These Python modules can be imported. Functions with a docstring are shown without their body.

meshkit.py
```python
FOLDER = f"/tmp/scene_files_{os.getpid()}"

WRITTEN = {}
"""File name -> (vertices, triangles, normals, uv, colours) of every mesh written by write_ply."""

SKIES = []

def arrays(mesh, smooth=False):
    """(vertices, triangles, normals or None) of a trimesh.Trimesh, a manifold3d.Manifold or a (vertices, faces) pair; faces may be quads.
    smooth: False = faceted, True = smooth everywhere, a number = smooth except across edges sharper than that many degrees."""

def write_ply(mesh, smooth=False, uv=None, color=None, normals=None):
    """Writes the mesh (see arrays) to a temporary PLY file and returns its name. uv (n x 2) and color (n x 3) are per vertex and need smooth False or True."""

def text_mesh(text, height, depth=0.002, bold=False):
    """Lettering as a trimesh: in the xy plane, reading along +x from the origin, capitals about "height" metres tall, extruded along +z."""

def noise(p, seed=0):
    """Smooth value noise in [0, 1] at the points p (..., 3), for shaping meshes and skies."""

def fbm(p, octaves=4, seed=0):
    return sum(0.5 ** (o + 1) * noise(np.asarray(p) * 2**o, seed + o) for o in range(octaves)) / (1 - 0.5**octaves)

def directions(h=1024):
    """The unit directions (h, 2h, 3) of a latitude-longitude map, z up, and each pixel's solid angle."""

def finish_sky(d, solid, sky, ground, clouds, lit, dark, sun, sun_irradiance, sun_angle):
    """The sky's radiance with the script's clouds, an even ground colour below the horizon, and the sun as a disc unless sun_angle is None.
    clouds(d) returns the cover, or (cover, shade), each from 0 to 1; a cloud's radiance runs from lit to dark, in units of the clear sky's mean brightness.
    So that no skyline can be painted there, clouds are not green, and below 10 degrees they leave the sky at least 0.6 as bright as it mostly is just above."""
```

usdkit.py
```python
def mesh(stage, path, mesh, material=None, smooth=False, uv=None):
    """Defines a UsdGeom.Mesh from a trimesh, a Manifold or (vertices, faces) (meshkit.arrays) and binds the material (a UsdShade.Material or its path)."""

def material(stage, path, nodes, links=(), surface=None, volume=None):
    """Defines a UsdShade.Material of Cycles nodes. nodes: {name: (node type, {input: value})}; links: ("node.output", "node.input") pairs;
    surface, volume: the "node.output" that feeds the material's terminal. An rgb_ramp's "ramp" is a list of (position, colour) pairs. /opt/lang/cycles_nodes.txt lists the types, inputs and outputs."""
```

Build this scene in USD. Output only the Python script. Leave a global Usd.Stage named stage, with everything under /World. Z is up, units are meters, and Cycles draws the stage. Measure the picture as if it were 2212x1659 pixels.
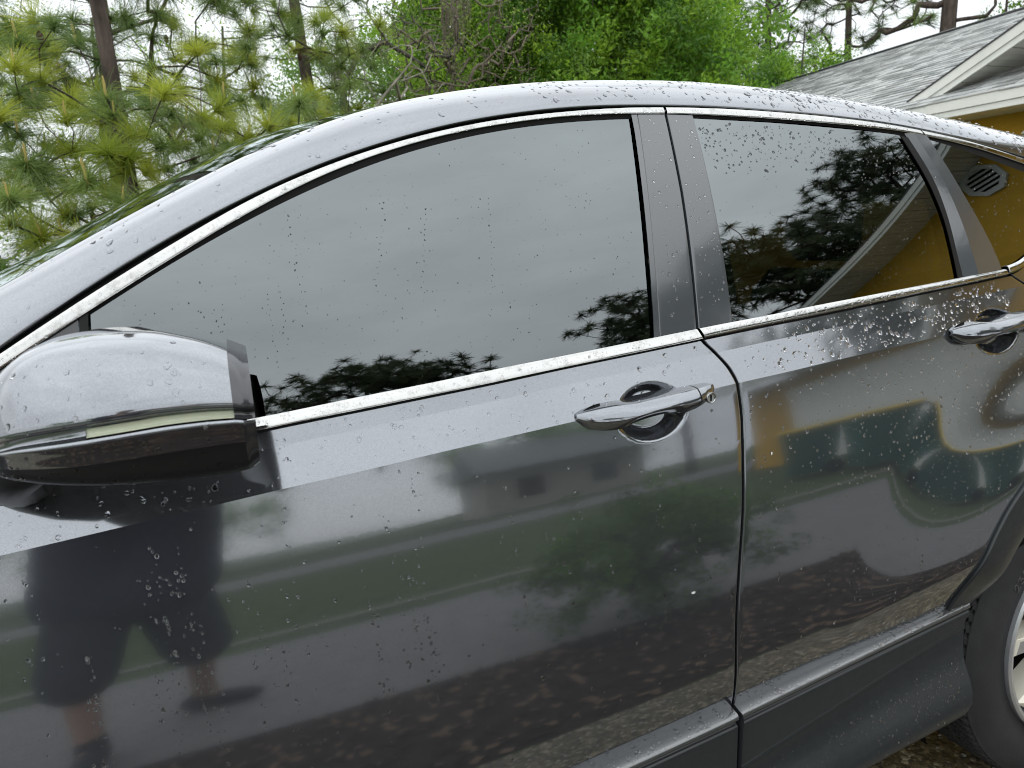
import math, random
import numpy as np, trimesh, manifold3d as m3, meshkit, usdkit
from shapely.geometry import Polygon
from pxr import Usd, UsdGeom, UsdLux, UsdShade, Gf, Sdf, Vt

stage = Usd.Stage.CreateInMemory()
UsdGeom.SetStageUpAxis(stage, UsdGeom.Tokens.z)
UsdGeom.SetStageMetersPerUnit(stage, 1.0)
World = UsdGeom.Xform.Define(stage, '/World').GetPrim()
stage.SetDefaultPrim(World)
rad = math.radians

# ------------------------------------------------------------------ camera
CAM = np.array([.853, -.952, 1.313])
YAW, PITCH, ROLL = rad(20.75), rad(11.47), rad(-2.77)
FWD = np.array([math.sin(YAW)*math.cos(PITCH), math.cos(YAW)*math.cos(PITCH), -math.sin(PITCH)])
_r = np.cross(FWD, [0, 0, 1]); _r /= np.linalg.norm(_r); _u = np.cross(_r, FWD)
RIGHT = _r*math.cos(ROLL)+_u*math.sin(ROLL); UP = -_r*math.sin(ROLL)+_u*math.cos(ROLL)
cam = UsdGeom.Camera.Define(stage, '/World/camera')
cam.CreateHorizontalApertureAttr(36.0); cam.CreateVerticalApertureAttr(27.0)
cam.CreateFocalLengthAttr(1553.8/2212*36.0)
cam.CreateClippingRangeAttr(Gf.Vec2f(.02, 2000))
cam.AddTransformOp().Set(Gf.Matrix4d(*RIGHT, 0, *UP, 0, *(-FWD), 0, *CAM, 1))
cam.CreateFStopAttr(9.0); cam.CreateFocusDistanceAttr(1.3)
cam.CreateExposureAttr(EXPOSURE := 0.25)

# ------------------------------------------------------------------ sky: an even overcast, brighter overhead as overcast skies are
SUN_EL, SUN_AZ = rad(58), rad(-150)
usdkit.material(stage, '/World/Looks/overcast_sky', {
    'tc': ('texture_coordinate', {}),
    'sep': ('separate_xyz', {}),
    'grad': ('map_range', {'from_min': 0.0, 'from_max': 0.72, 'to_min': 9.2, 'to_max': 18.3, 'clamp': True}),
    'mp': ('mapping', {'scale': (1.0, 1.0, 2.2)}),
    'n': ('noise_texture', {'scale': 2.3, 'detail': 5.0, 'roughness': 0.55}),
    'nr': ('map_range', {'from_min': 0.3, 'from_max': 0.7, 'to_min': 0.80, 'to_max': 1.10, 'clamp': True}),
    'v': ('math', {'math_type': 'multiply'}),
    'col': ('combine_color', {'color_type': 'rgb'}),
    'tint': ('mix_color', {'blend_type': 'multiply', 'fac': 1.0, 'b': (.945, .988, 1.02), 'use_clamp': False}),
    'sky': ('sky_texture', {'sky_type': 'single_scattering', 'sun_disc': False, 'sun_elevation': SUN_EL, 'sun_rotation': SUN_AZ}),
    'mx': ('mix_color', {'blend_type': 'mix', 'fac': 0.94, 'use_clamp': False}),
    'bg': ('background_shader', {'strength': 0.105}),
}, [('tc.generated', 'sep.vector'), ('sep.z', 'grad.value'), ('tc.generated', 'mp.vector'), ('mp.vector', 'n.vector'), ('n.fac', 'nr.value'),
    ('grad.result', 'v.value1'), ('nr.result', 'v.value2'), ('v.value', 'col.r'), ('v.value', 'col.g'), ('v.value', 'col.b'),
    ('col.color', 'tint.a'), ('sky.color', 'mx.a'), ('tint.result', 'mx.b'), ('mx.result', 'bg.color')], surface='bg.background')
dome = UsdLux.DomeLight.Define(stage, '/World/sky')
UsdShade.MaterialBindingAPI.Apply(dome.GetPrim()).Bind(UsdShade.Material.Get(stage, '/World/Looks/overcast_sky'))
dome.GetPrim().SetCustomDataByKey('kind', 'structure'); dome.GetPrim().SetCustomDataByKey('label', 'even white overcast sky after rain')
sun = UsdLux.DistantLight.Define(stage, '/World/sun')
sun.CreateNormalizeAttr(True); sun.CreateIntensityAttr(0.25); sun.CreateAngleAttr(140.0); sun.CreateColorAttr(Gf.Vec3f(1, .97, .93))
_d = np.array([math.sin(SUN_AZ)*math.cos(SUN_EL), math.cos(SUN_AZ)*math.cos(SUN_EL), math.sin(SUN_EL)])
_x = np.cross([0, 0, 1], _d); _x /= np.linalg.norm(_x); _y = np.cross(_d, _x)
sun.AddTransformOp().Set(Gf.Matrix4d(*_x, 0, *_y, 0, *_d, 0, 0, 0, 30, 1))

# ------------------------------------------------------------------ materials
LK = '/World/Looks/'
def mat(name, nodes, links=(), surface='p.BSDF'):
    return usdkit.material(stage, LK+name, nodes, links, surface)
def plain(name, col, rough=.5, spec=.5, metal=0., noise=0., scale=8., bump=0., bscale=60., coat=0.):
    n = {'p': ('principled_bsdf', {'base_color': col, 'roughness': rough, 'specular_ior_level': spec, 'metallic': metal, 'coat_weight': coat})}
    L = []
    if noise or bump: n['tc'] = ('texture_coordinate', {})
    if noise:
        n['n'] = ('noise_texture', {'scale': scale, 'detail': 5., 'roughness': .65}); L.append(('tc.object', 'n.vector'))
        lo, hi = [c*(1-noise) for c in col], [min(1, c*(1+noise)) for c in col]
        n['r'] = ('rgb_ramp', {'ramp': [(.25, lo), (.75, hi)]}); L += [('n.fac', 'r.fac'), ('r.color', 'p.base_color')]
    if bump:
        n['bn'] = ('noise_texture', {'scale': bscale, 'detail': 4.}); n['b'] = ('bump', {'strength': bump, 'distance': .01})
        L += [('tc.object', 'bn.vector'), ('bn.fac', 'b.height'), ('b.normal', 'p.normal')]
    return mat(name, n, L)

# metallic grey paint: flakes under clear coat
mat('paint', {
    'tc': ('texture_coordinate', {}),
    'fl': ('voronoi_texture', {'scale': 1500.0}),
    'fr': ('rgb_ramp', {'ramp': [(0, (.142, .151, .164)), (1, (.194, .204, .220))]}),
    'sepc': ('separate_color', {}),
    'wn': ('noise_texture', {'scale': 5.0, 'detail': 6.0, 'roughness': .7}),
    'wr': ('map_range', {'from_min': .35, 'from_max': .7, 'to_min': .012, 'to_max': .05, 'clamp': True}),
    'on': ('noise_texture', {'scale': 90.0, 'detail': 1.0}),
    'ob': ('bump', {'strength': .010, 'distance': .002}),
    'p': ('principled_bsdf', {'metallic': .94, 'roughness': .08, 'coat_weight': 1.0, 'coat_ior': 1.52}),
}, [('tc.object', 'fl.vector'), ('fl.color', 'sepc.color'), ('sepc.r', 'fr.fac'), ('fr.color', 'p.base_color'), ('tc.object', 'wn.vector'), ('wn.fac', 'wr.value'), ('wr.result', 'p.coat_roughness'),
    ('tc.object', 'on.vector'), ('on.fac', 'ob.height'), ('ob.normal', 'p.coat_normal')])
mat('chrome', {
    'tc': ('texture_coordinate', {}),
    'n': ('noise_texture', {'scale': 55.0, 'detail': 8.0, 'roughness': .75}),
    'r': ('map_range', {'from_min': .5, 'from_max': .75, 'to_min': .06, 'to_max': .42, 'clamp': True}),
    'c': ('rgb_ramp', {'ramp': [(.50, (.40, .40, .39)), (.68, (.26, .26, .25))]}),
    'p': ('principled_bsdf', {'metallic': 1.0}),
}, [('tc.object', 'n.vector'), ('n.fac', 'r.value'), ('r.result', 'p.roughness'), ('n.fac', 'c.fac'), ('c.color', 'p.base_color')])
def glass(name, tint, ior, dirt):
    mat(name, {
        'tc': ('texture_coordinate', {}),
        'n': ('noise_texture', {'scale': 7.0, 'detail': 8.0, 'roughness': .75}),
        'r': ('map_range', {'from_min': .5, 'from_max': .72, 'to_min': .006, 'to_max': dirt, 'clamp': True}),
        'wob': ('noise_texture', {'scale': 4.0, 'detail': 0.0}),
        'b': ('bump', {'strength': .012, 'distance': .02}),
        't': ('transparent_bsdf', {'color': tint}),
        'g': ('glossy_bsdf', {'color': (.90, .975, 1.0), 'distribution': 'ggx'}),
        'lw': ('layer_weight', {'blend': .5}), 'pw': ('math', {'math_type': 'power', 'value2': 5.0}), 'f': ('math', {'math_type': 'multiply_add', 'value2': 1-((ior-1)/(ior+1))**2, 'value3': ((ior-1)/(ior+1))**2}),
        'm': ('mix_closure', {}),
    }, [('tc.object', 'n.vector'), ('n.fac', 'r.value'), ('r.result', 'g.roughness'), ('tc.object', 'wob.vector'), ('wob.fac', 'b.height'), ('b.normal', 'g.normal'),
        ('lw.facing', 'pw.value1'), ('pw.value', 'f.value1'), ('f.value', 'm.fac'), ('t.BSDF', 'm.closure1'), ('g.BSDF', 'm.closure2')], surface='m.closure')
glass('tinted_glass', (.05, .06, .06), 2.25, .02)
glass('privacy_glass', (.02, .022, .024), 2.4, .012)
glass('windscreen_glass', (.25, .32, .30), 1.7, .01)
plain('black_gloss', (.016, .016, .018), .10, .6, noise=.3, scale=12)
mat('black_satin', {'p': ('principled_bsdf', {'base_color': (.022, .025, .028), 'roughness': .2, 'specular_ior_level': .6, 'coat_weight': 1.0, 'coat_ior': 1.5, 'coat_roughness': .08})})
plain('black_rubber', (.010, .010, .010), .6, .12)
plain('black_void', (.006, .006, .006), .8, .1)
mat('cladding', {'tc': ('texture_coordinate', {}), 'n': ('noise_texture', {'scale': 14.0, 'detail': 6.0, 'roughness': .7}), 'r': ('map_range', {'from_min': .3, 'from_max': .7, 'to_min': .22, 'to_max': .4}), 'p': ('principled_bsdf', {'base_color': (.012, .0135, .0145), 'specular_ior_level': .35})}, [('tc.object', 'n.vector'), ('n.fac', 'r.value'), ('r.result', 'p.roughness')])
mat('cladding_wet', {'tc': ('texture_coordinate', {}), 'n': ('noise_texture', {'scale': 14.0, 'detail': 6.0, 'roughness': .7}), 'r': ('map_range', {'from_min': .3, 'from_max': .7, 'to_min': .16, 'to_max': .34}), 'p': ('principled_bsdf', {'base_color': (.020, .022, .023), 'specular_ior_level': .6, 'coat_weight': 1.0, 'coat_ior': 1.8, 'coat_roughness': .12})}, [('tc.object', 'n.vector'), ('n.fac', 'r.value'), ('r.result', 'p.roughness')])
plain('mirror_plastic', (.008, .008, .009), .34, .22)
plain('tyre_rubber', (.018, .018, .019), .75, .35, noise=.35, scale=14, bump=.12, bscale=220)
plain('tyre_letter', (.055, .055, .056), .7, .3)
plain('alloy', (.50, .51, .53), .3, .5, metal=.85)
plain('alloy_edge', (.62, .59, .50), .35, .5, metal=.35)
plain('alloy_dark', (.03, .03, .033), .35, .5)
plain('interior', (.03, .03, .032), .8, .2)
mat('lens', {'p': ('principled_bsdf', {'base_color': (.62, .66, .50), 'roughness': .12, 'transmission_weight': .25, 'ior': 1.45})})
mat('water_on_glass', {'p': ('principled_bsdf', {'base_color': (.34, .36, .37), 'roughness': .0, 'transmission_weight': 1.0, 'ior': 1.33})})
mat('water', {'p': ('principled_bsdf', {'base_color': (.96, .96, .97), 'roughness': .0, 'transmission_weight': 1.0, 'ior': 1.33})})

plain('stucco', (.50, .29, .035), .85, .2, noise=.12, scale=2.2, bump=.35, bscale=45)
plain('white_trim', (.58, .58, .54), .45, .4, noise=.07, scale=3)
plain('soffit', (.52, .51, .47), .6, .3, noise=.10, scale=5)
plain('garage_white', (.70, .69, .64), .5, .4, noise=.06, scale=2)
plain('vent_grey', (.50, .50, .48), .6, .3)
plain('drip_metal', (.02, .02, .022), .4, .5)
plain('lantern_metal', (.55, .56, .50), .5, .4)
mat('lantern_glass', {'p': ('principled_bsdf', {'base_color': (.7, .75, .72), 'roughness': .15, 'transmission_weight': .5})})
for i, c in enumerate([(.27, .28, .275), (.17, .18, .175), (.35, .36, .35), (.215, .22, .21), (.31, .315, .31)]):
    plain('shingle_%s' % 'abcde'[i], c, .9, .2, noise=.25, scale=14, bump=.3, bscale=160)
plain('roof_deck', (.20, .20, .20), .9, .1)

def bark(name, a, b, sc=9.):
    mat(name, {
        'tc': ('texture_coordinate', {}), 'mp': ('mapping', {'scale': (1., 1., .28)}),
        'n': ('noise_texture', {'scale': sc, 'detail': 7., 'roughness': .7}),
        'r': ('rgb_ramp', {'ramp': [(.35, a), (.65, b)]}),
        'b': ('bump', {'strength': .7, 'distance': .03}),
        'p': ('principled_bsdf', {'roughness': .9, 'specular_ior_level': .15}),
    }, [('tc.object', 'mp.vector'), ('mp.vector', 'n.vector'), ('n.fac', 'r.fac'), ('r.color', 'p.base_color'), ('n.fac', 'b.height'), ('b.normal', 'p.normal')])
bark('pine_bark', (.022, .017, .014), (.085, .066, .055))
bark('oak_bark', (.035, .031, .026), (.11, .10, .085))
bark('pale_bark', (.16, .15, .12), (.32, .30, .25))
plain('cone_brown', (.055, .030, .022), .8, .2, noise=.3, scale=40)
plain('candle', (.30, .24, .07), .6, .3, noise=.2, scale=60)
plain('dead_needle', (.15, .105, .07), .9, .1, noise=.3, scale=20)
plain('moss', (.13, .11, .085), .9, .1, noise=.3, scale=20)
def leaf(name, a, b, trans=.4, rough=.45, spec=.35):
    mat(name, {
        'oi': ('object_info', {}), 'ge': ('geometry', {}),
        'ad': ('math', {'math_type': 'add'}), 'fr': ('math', {'math_type': 'fraction'}),
        'r': ('rgb_ramp', {'ramp': [(0, a), (1, b)]}),
        'p': ('principled_bsdf', {'roughness': rough, 'specular_ior_level': spec}),
        't': ('translucent_bsdf', {}), 'm': ('mix_closure', {'fac': trans}),
    }, [('oi.random', 'ad.value1'), ('ge.random_per_island', 'ad.value2'), ('ad.value', 'fr.value1'), ('fr.value', 'r.fac'), ('r.color', 'p.base_color'), ('r.color', 't.color'),
        ('p.BSDF', 'm.closure1'), ('t.BSDF', 'm.closure2')], surface='m.closure')
leaf('needle_bright', (.145, .195, .019), (.29, .325, .036), .45)
leaf('needle_green', (.055, .098, .022), (.125, .180, .040), .4)
leaf('needle_dark', (.035, .055, .025), (.070, .090, .035), .2)
leaf('oak_leaf', (.085, .20, .018), (.27, .42, .035), .45)
leaf('oak_leaf_dark', (.05, .12, .016), (.13, .23, .03), .4)
leaf('twig_leaf', (.10, .15, .03), (.20, .25, .06), .4)
leaf('shrub_leaf', (.03, .06, .015), (.08, .13, .03), .3)
leaf('grass_blade', (.05, .10, .02), (.11, .17, .04), .35)

# exposed aggregate drive, lawn, bark mulch, worn asphalt
mat('pebble_concrete', {
    'tc': ('texture_coordinate', {}),
    'v': ('voronoi_texture', {'scale': 95.0, 'randomness': 1.0}),
    's': ('separate_color', {}),
    'r': ('rgb_ramp', {'ramp': [(0, (.035, .030, .021)), (.55, (.095, .080, .050)), (.82, (.19, .16, .105)), (1, (.42, .38, .30))]}),
    'n': ('noise_texture', {'scale': 1.3, 'detail': 6., 'roughness': .7}),
    'nr': ('rgb_ramp', {'ramp': [(.3, (.55, .55, .5)), (.7, (1.0, .95, .85))]}),
    'mu': ('mix_color', {'blend_type': 'multiply', 'fac': 1.0}),
    'b': ('bump', {'strength': .8, 'distance': .006, 'invert': True}),
    'p': ('principled_bsdf', {'roughness': .42, 'specular_ior_level': .5}),
}, [('tc.object', 'v.vector'), ('v.color', 's.color'), ('s.r', 'r.fac'), ('tc.object', 'n.vector'), ('n.fac', 'nr.fac'), ('r.color', 'mu.a'), ('nr.color', 'mu.b'), ('mu.result', 'p.base_color'), ('v.distance', 'b.height'), ('b.normal', 'p.normal')])
plain('lawn', (.040, .060, .020), .9, .2, noise=.45, scale=3.5, bump=.5, bscale=25)
plain('mulch', (.026, .017, .012), .9, .2, noise=.6, scale=30, bump=.9, bscale=70)
plain('asphalt', (.13, .125, .12), .75, .3, noise=.2, scale=9, bump=.3, bscale=120)
plain('pale_concrete', (.34, .32, .28), .8, .3, noise=.15, scale=4)
plain('kerb_concrete', (.16, .15, .13), .8, .3, noise=.3, scale=6)
plain('bin_green', (.012, .060, .042), .45, .4)
plain('bin_yellow', (.55, .38, .03), .45, .4)
plain('skin', (.36, .22, .16), .55, .4)
plain('navy_cloth', (.050, .052, .075), .9, .1, noise=.15, scale=30)
plain('dark_cloth', (.040, .041, .050), .9, .1, noise=.15, scale=30)
plain('shoe_black', (.016, .016, .018), .6, .3)
plain('hair_brown', (.03, .02, .014), .7, .3)
plain('phone_black', (.01, .01, .011), .2, .5)
# ------------------------------------------------------------------ helpers
_used = {}
def path_for(name, parent=None):
    base = (parent.GetPath().pathString if parent is not None else '/World')+'/'+name
    n = _used.get(base, -1)+1; _used[base] = n
    return base if n == 0 else '%s_%03d' % (base, n)
def tag(p, label=None, cat=None, group=None, kind=None, category=None):
    cat = cat or category
    for k, v in (('label', label), ('category', cat), ('group', group), ('kind', kind)):
        if v: p.SetCustomDataByKey(k, v)
    return p
def thing(name, label, cat, group=None, loc=None, rz=0, kind=None):
    x = UsdGeom.Xform.Define(stage, path_for(name))
    if loc is not None: x.AddTranslateOp().Set(Gf.Vec3d(*map(float, loc)))
    if rz: x.AddRotateZOp().Set(math.degrees(rz))
    return tag(x.GetPrim(), label, cat, group, kind)
class MB:
    """collects pieces of one mesh, each with its own smoothing"""
    def __init__(s): s.v, s.n, s.f, s.k = [], [], [], 0
    def raw(s, v, f, smooth=False):
        if len(f) == 0: return s
        v, f, n = meshkit.arrays((np.asarray(v, float), np.asarray(f, int)), smooth)
        if n is None:
            v = v[f].reshape(-1, 3); f = np.arange(len(v)).reshape(-1, 3)
            nn = np.cross(v[1::3]-v[0::3], v[2::3]-v[0::3]); nn /= np.maximum(np.linalg.norm(nn, axis=1, keepdims=True), 1e-12)
            n = np.repeat(nn, 3, 0)
        s.v.append(v); s.n.append(n); s.f.append(f+s.k); s.k += len(v); return s
    def grid(s, P, flip=False, smooth=True, wrap=False):
        P = np.asarray(P, float); m, n = P.shape[:2]
        i = np.arange(m*n).reshape(m, n)
        if wrap: i = np.hstack([i, i[:, :1]])
        q = np.stack([i[:-1, :-1], i[:-1, 1:], i[1:, 1:], i[1:, :-1]], -1).reshape(-1, 4)
        if flip: q = q[:, ::-1]
        return s.raw(P.reshape(-1, 3), q, smooth)
    def mesh(s, m, smooth=False):
        if hasattr(m, 'to_mesh'): mm = m.to_mesh(); return s.raw(mm.vert_properties[:, :3], mm.tri_verts, smooth)
        return s.raw(m.vertices, m.faces, smooth)
    def box(s, lo, hi, bev=0.0, M=None):
        lo, hi = np.array(lo, float), np.array(hi, float)
        if bev:
            a = []
            for k in range(3):
                e = np.full(3, bev); e[k] = 0
                a.append(m3.Manifold.cube(list(hi-lo-2*e)).translate(list(lo+e)))
            m = m3.Manifold.batch_hull(a).to_mesh(); v, f = m.vert_properties[:, :3], m.tri_verts
        else:
            b = trimesh.creation.box(bounds=[lo, hi]); v, f = b.vertices, b.faces
        if M is not None: v = trimesh.transform_points(v, M)
        return s.raw(v, f)
    def prism(s, poly, axis, a, b):
        """poly: 2-D outline in the two other axes, extruded from a to b along axis"""
        t = trimesh.creation.extrude_polygon(Polygon(poly), b-a, engine='earcut'); v = np.array(t.vertices); v[:, 2] += a
        o = {0: [2, 0, 1], 1: [0, 2, 1], 2: [0, 1, 2]}[axis]
        v = v[:, o]; f = t.faces
        if axis == 1: f = f[:, ::-1]
        return s.raw(v, f)
    def tube(s, pts, r, n=6, cap=True):
        pts = np.asarray(pts, float); r = np.broadcast_to(np.asarray(r, float), len(pts))
        t = np.gradient(pts, axis=0); t /= np.maximum(np.linalg.norm(t, axis=1, keepdims=True), 1e-9)
        ref = np.array([0, 0, 1.]) if abs(t[:, 2]).mean() < .8 else np.array([1., 0, 0])
        a = np.cross(t, ref); a /= np.maximum(np.linalg.norm(a, axis=1, keepdims=True), 1e-9); b = np.cross(t, a)
        th = np.linspace(0, 2*np.pi, n, endpoint=False)
        P = pts[:, None]+r[:, None, None]*(np.cos(th)[None, :, None]*a[:, None]+np.sin(th)[None, :, None]*b[:, None])
        s.grid(P, wrap=True, flip=True)
        if cap:
            for e, fl in ((0, False), (-1, True)):
                k = np.array([[0, i, i+1] for i in range(1, n-1)]); s.raw(P[e], k[:, ::-1] if fl else k)
        return s
    def build(s, name, material, parent=None, **tags):
        v, n, f = np.vstack(s.v), np.vstack(s.n), np.vstack(s.f)
        m = UsdGeom.Mesh.Define(stage, path_for(name, parent))
        m.CreatePointsAttr(Vt.Vec3fArray.FromNumpy(v.astype(np.float32)))
        m.CreateFaceVertexCountsAttr(Vt.IntArray.FromNumpy(np.full(len(f), 3, np.int32)))
        m.CreateFaceVertexIndicesAttr(Vt.IntArray.FromNumpy(f.astype(np.int32).ravel()))
        m.CreateSubdivisionSchemeAttr('none')
        m.CreateNormalsAttr(Vt.Vec3fArray.FromNumpy(n.astype(np.float32))); m.SetNormalsInterpolation('vertex')
        UsdShade.MaterialBindingAPI.Apply(m.GetPrim()).Bind(UsdShade.Material.Get(stage, LK+material))
        return tag(m.GetPrim(), **tags)
def scatter(name, parent, protos, pos, quat, scale, which, **tags):
    """protos: list of (MB, material); one PointInstancer"""
    pi = UsdGeom.PointInstancer.Define(stage, path_for(name, parent)); rel = pi.CreatePrototypesRel()
    hold = UsdGeom.Scope.Define(stage, pi.GetPath().AppendChild('protos'))
    for k, (mb, mt) in enumerate(protos):
        rel.AddTarget(mb.build('piece', mt, hold.GetPrim()).GetPath())
    pi.CreatePositionsAttr(Vt.Vec3fArray.FromNumpy(np.asarray(pos, np.float32)))
    q = np.asarray(quat, float); q /= np.linalg.norm(q, axis=1, keepdims=True)
    pi.CreateOrientationsAttr(Vt.QuathArray([Gf.Quath(float(a), float(b), float(c), float(d)) for a, b, c, d in q]))
    sc = np.asarray(scale, np.float32); sc = np.repeat(sc[:, None], 3, 1) if sc.ndim == 1 else sc
    pi.CreateScalesAttr(Vt.Vec3fArray.FromNumpy(sc)); pi.CreateProtoIndicesAttr(Vt.IntArray.FromNumpy(np.asarray(which, np.int32)))
    return tag(pi.GetPrim(), **tags)
def quats(zaxis, spin, xaxis=None):
    """rotations that take +z to zaxis, then spin about it (or +x near xaxis)"""
    z = np.asarray(zaxis, float); z = z/np.linalg.norm(z, axis=1, keepdims=True)
    ref = np.where(np.abs(z[:, 2:3]) < .9, [[0, 0, 1.]], [[1., 0, 0]]) if xaxis is None else np.broadcast_to(np.asarray(xaxis, float), z.shape)
    x = ref-(ref*z).sum(1, keepdims=True)*z; x /= np.linalg.norm(x, axis=1, keepdims=True); y = np.cross(z, x)
    c, s_ = np.cos(spin)[:, None], np.sin(spin)[:, None]; x, y = x*c+y*s_, y*c-x*s_
    from scipy.spatial.transform import Rotation
    q = Rotation.from_matrix(np.stack([x, y, z], -1)).as_quat()
    return q[:, [3, 0, 1, 2]]
def interp(tbl):
    a = np.array(sorted(tbl), float)
    return lambda t: np.interp(t, a[:, 0], a[:, 1])

XT=np.linspace(.3,3.0,28)
Z_GAP=np.array([1.023,1.09,1.157,1.225,1.288,1.344,1.393,1.434,1.466,1.491,1.508,1.519,1.524,1.525,1.523,1.518,1.512,1.503,1.492,1.477,1.459,1.437,1.413,1.387,1.359,1.329,1.297,1.264])
Z_CTOP=np.array([1.028,1.09,1.153,1.216,1.277,1.334,1.386,1.427,1.459,1.483,1.5,1.511,1.518,1.52,1.519,1.515,1.509,1.501,1.49,1.475,1.456,1.431,1.404,1.376,1.345,1.313,1.279,1.242])
Z_CBOT=np.array([1.02,1.08,1.139,1.199,1.259,1.317,1.371,1.416,1.45,1.475,1.492,1.503,1.508,1.509,1.506,1.502,1.496,1.489,1.48,1.465,1.445,1.419,1.392,1.363,1.332,1.299,1.264,1.227])
Z_GTOP=np.array([1.024,1.081,1.138,1.195,1.253,1.309,1.359,1.402,1.437,1.463,1.481,1.492,1.498,1.5,1.499,1.496,1.491,1.483,1.472,1.454,1.428,1.399,1.371,1.34,1.307,1.272,1.235,1.196])
Z_BTOP=np.array([1.047,1.056,1.064,1.073,1.081,1.09,1.098,1.107,1.115,1.124,1.132,1.14,1.148,1.156,1.163,1.171,1.178,1.185,1.192,1.199,1.206,1.212,1.219,1.225,1.232,1.238,1.245,1.252])
Z_SIL=np.array([1.132,1.186,1.241,1.295,1.35,1.402,1.451,1.492,1.524,1.546,1.561,1.571,1.576,1.578,1.577,1.572,1.565,1.556,1.544,1.53,1.515,1.498,1.48,1.461,1.44,1.416,1.391,1.364])
CRX=BBX=np.linspace(.3,2.5,23)
CRZ=np.array([0.9493,0.959,0.9684,0.9777,0.9869,0.9959,1.005,1.013,1.022,1.03,1.038,1.046,1.054,1.062,1.069,1.077,1.084,1.091,1.098,1.104,1.111,1.117,1.124])
BBZ=np.array([1.03,1.039,1.048,1.056,1.065,1.073,1.082,1.09,1.098,1.106,1.115,1.123,1.131,1.139,1.147,1.154,1.162,1.17,1.178,1.185,1.193,1.2,1.208])
# ---- the car's side surfaces: y (into the car is +) as a function of x (towards the tail) and z
def plan(x): return .02*(x-1.5)**2
def YG(x,z):
    t=z-(1.135+.07*(x-1.5))
    return .031+plan(x)+.25*t+.28*t*np.abs(t)
TAU_W=np.array([0,.15,.3,.45,.6,.75,.9,1.0])
TAU_A=np.radians(np.array([12.0,11.0,8.0,5.0,2.5,-1.5,-9.0,-15.0]))
_w=np.linspace(0,1.15,231)
_I=np.concatenate([[0],np.cumsum(np.tan(np.interp(_w[1:]-.0025,TAU_W,TAU_A)))*.005])
def zc(x): return np.interp(x,CRX,CRZ)
def zs(x): return .497+.115*(x-1.6)
def zb(x): return np.interp(x,BBX,BBZ)
def zl(x): return zb(x)-.026
def smooth01(t):
    t=np.clip(t,0,1);return t*t*(3-2*t)
def YL(x,z):
    x,z=np.broadcast_arrays(np.asarray(x,float),np.asarray(z,float))
    c,b,l,s=zc(x),zb(x),zl(x),zs(x)
    up=np.where(z>l,.0215+(z-l)/(b-l)*.0115,-.006+.0275*np.clip((z-c)/(l-c),0,2))
    w=np.clip((c-z)/(c-s),0,1.15)
    lo=-.006-(c-s)*np.interp(w,_w,_I)
    r=np.hypot(x-2.56,z-.36)
    fl=-.036*smooth01((.82-r)/.33)*smooth01((c-z)/.22)*(.25+.75*smooth01((z-s)/.13))
    return plan(x)+np.where(z>=c,up,lo+fl)
GAP = lambda x: np.interp(x, XT, Z_GAP)
CTOP = lambda x: np.interp(x, XT, Z_CTOP)
CBOT = lambda x: np.interp(x, XT, Z_CBOT)
GTOP = lambda x: np.interp(x, XT, Z_GTOP)
BTOP = lambda x: np.interp(x, XT, Z_BTOP)
SIL = lambda x: np.interp(x, XT, Z_SIL)
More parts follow.
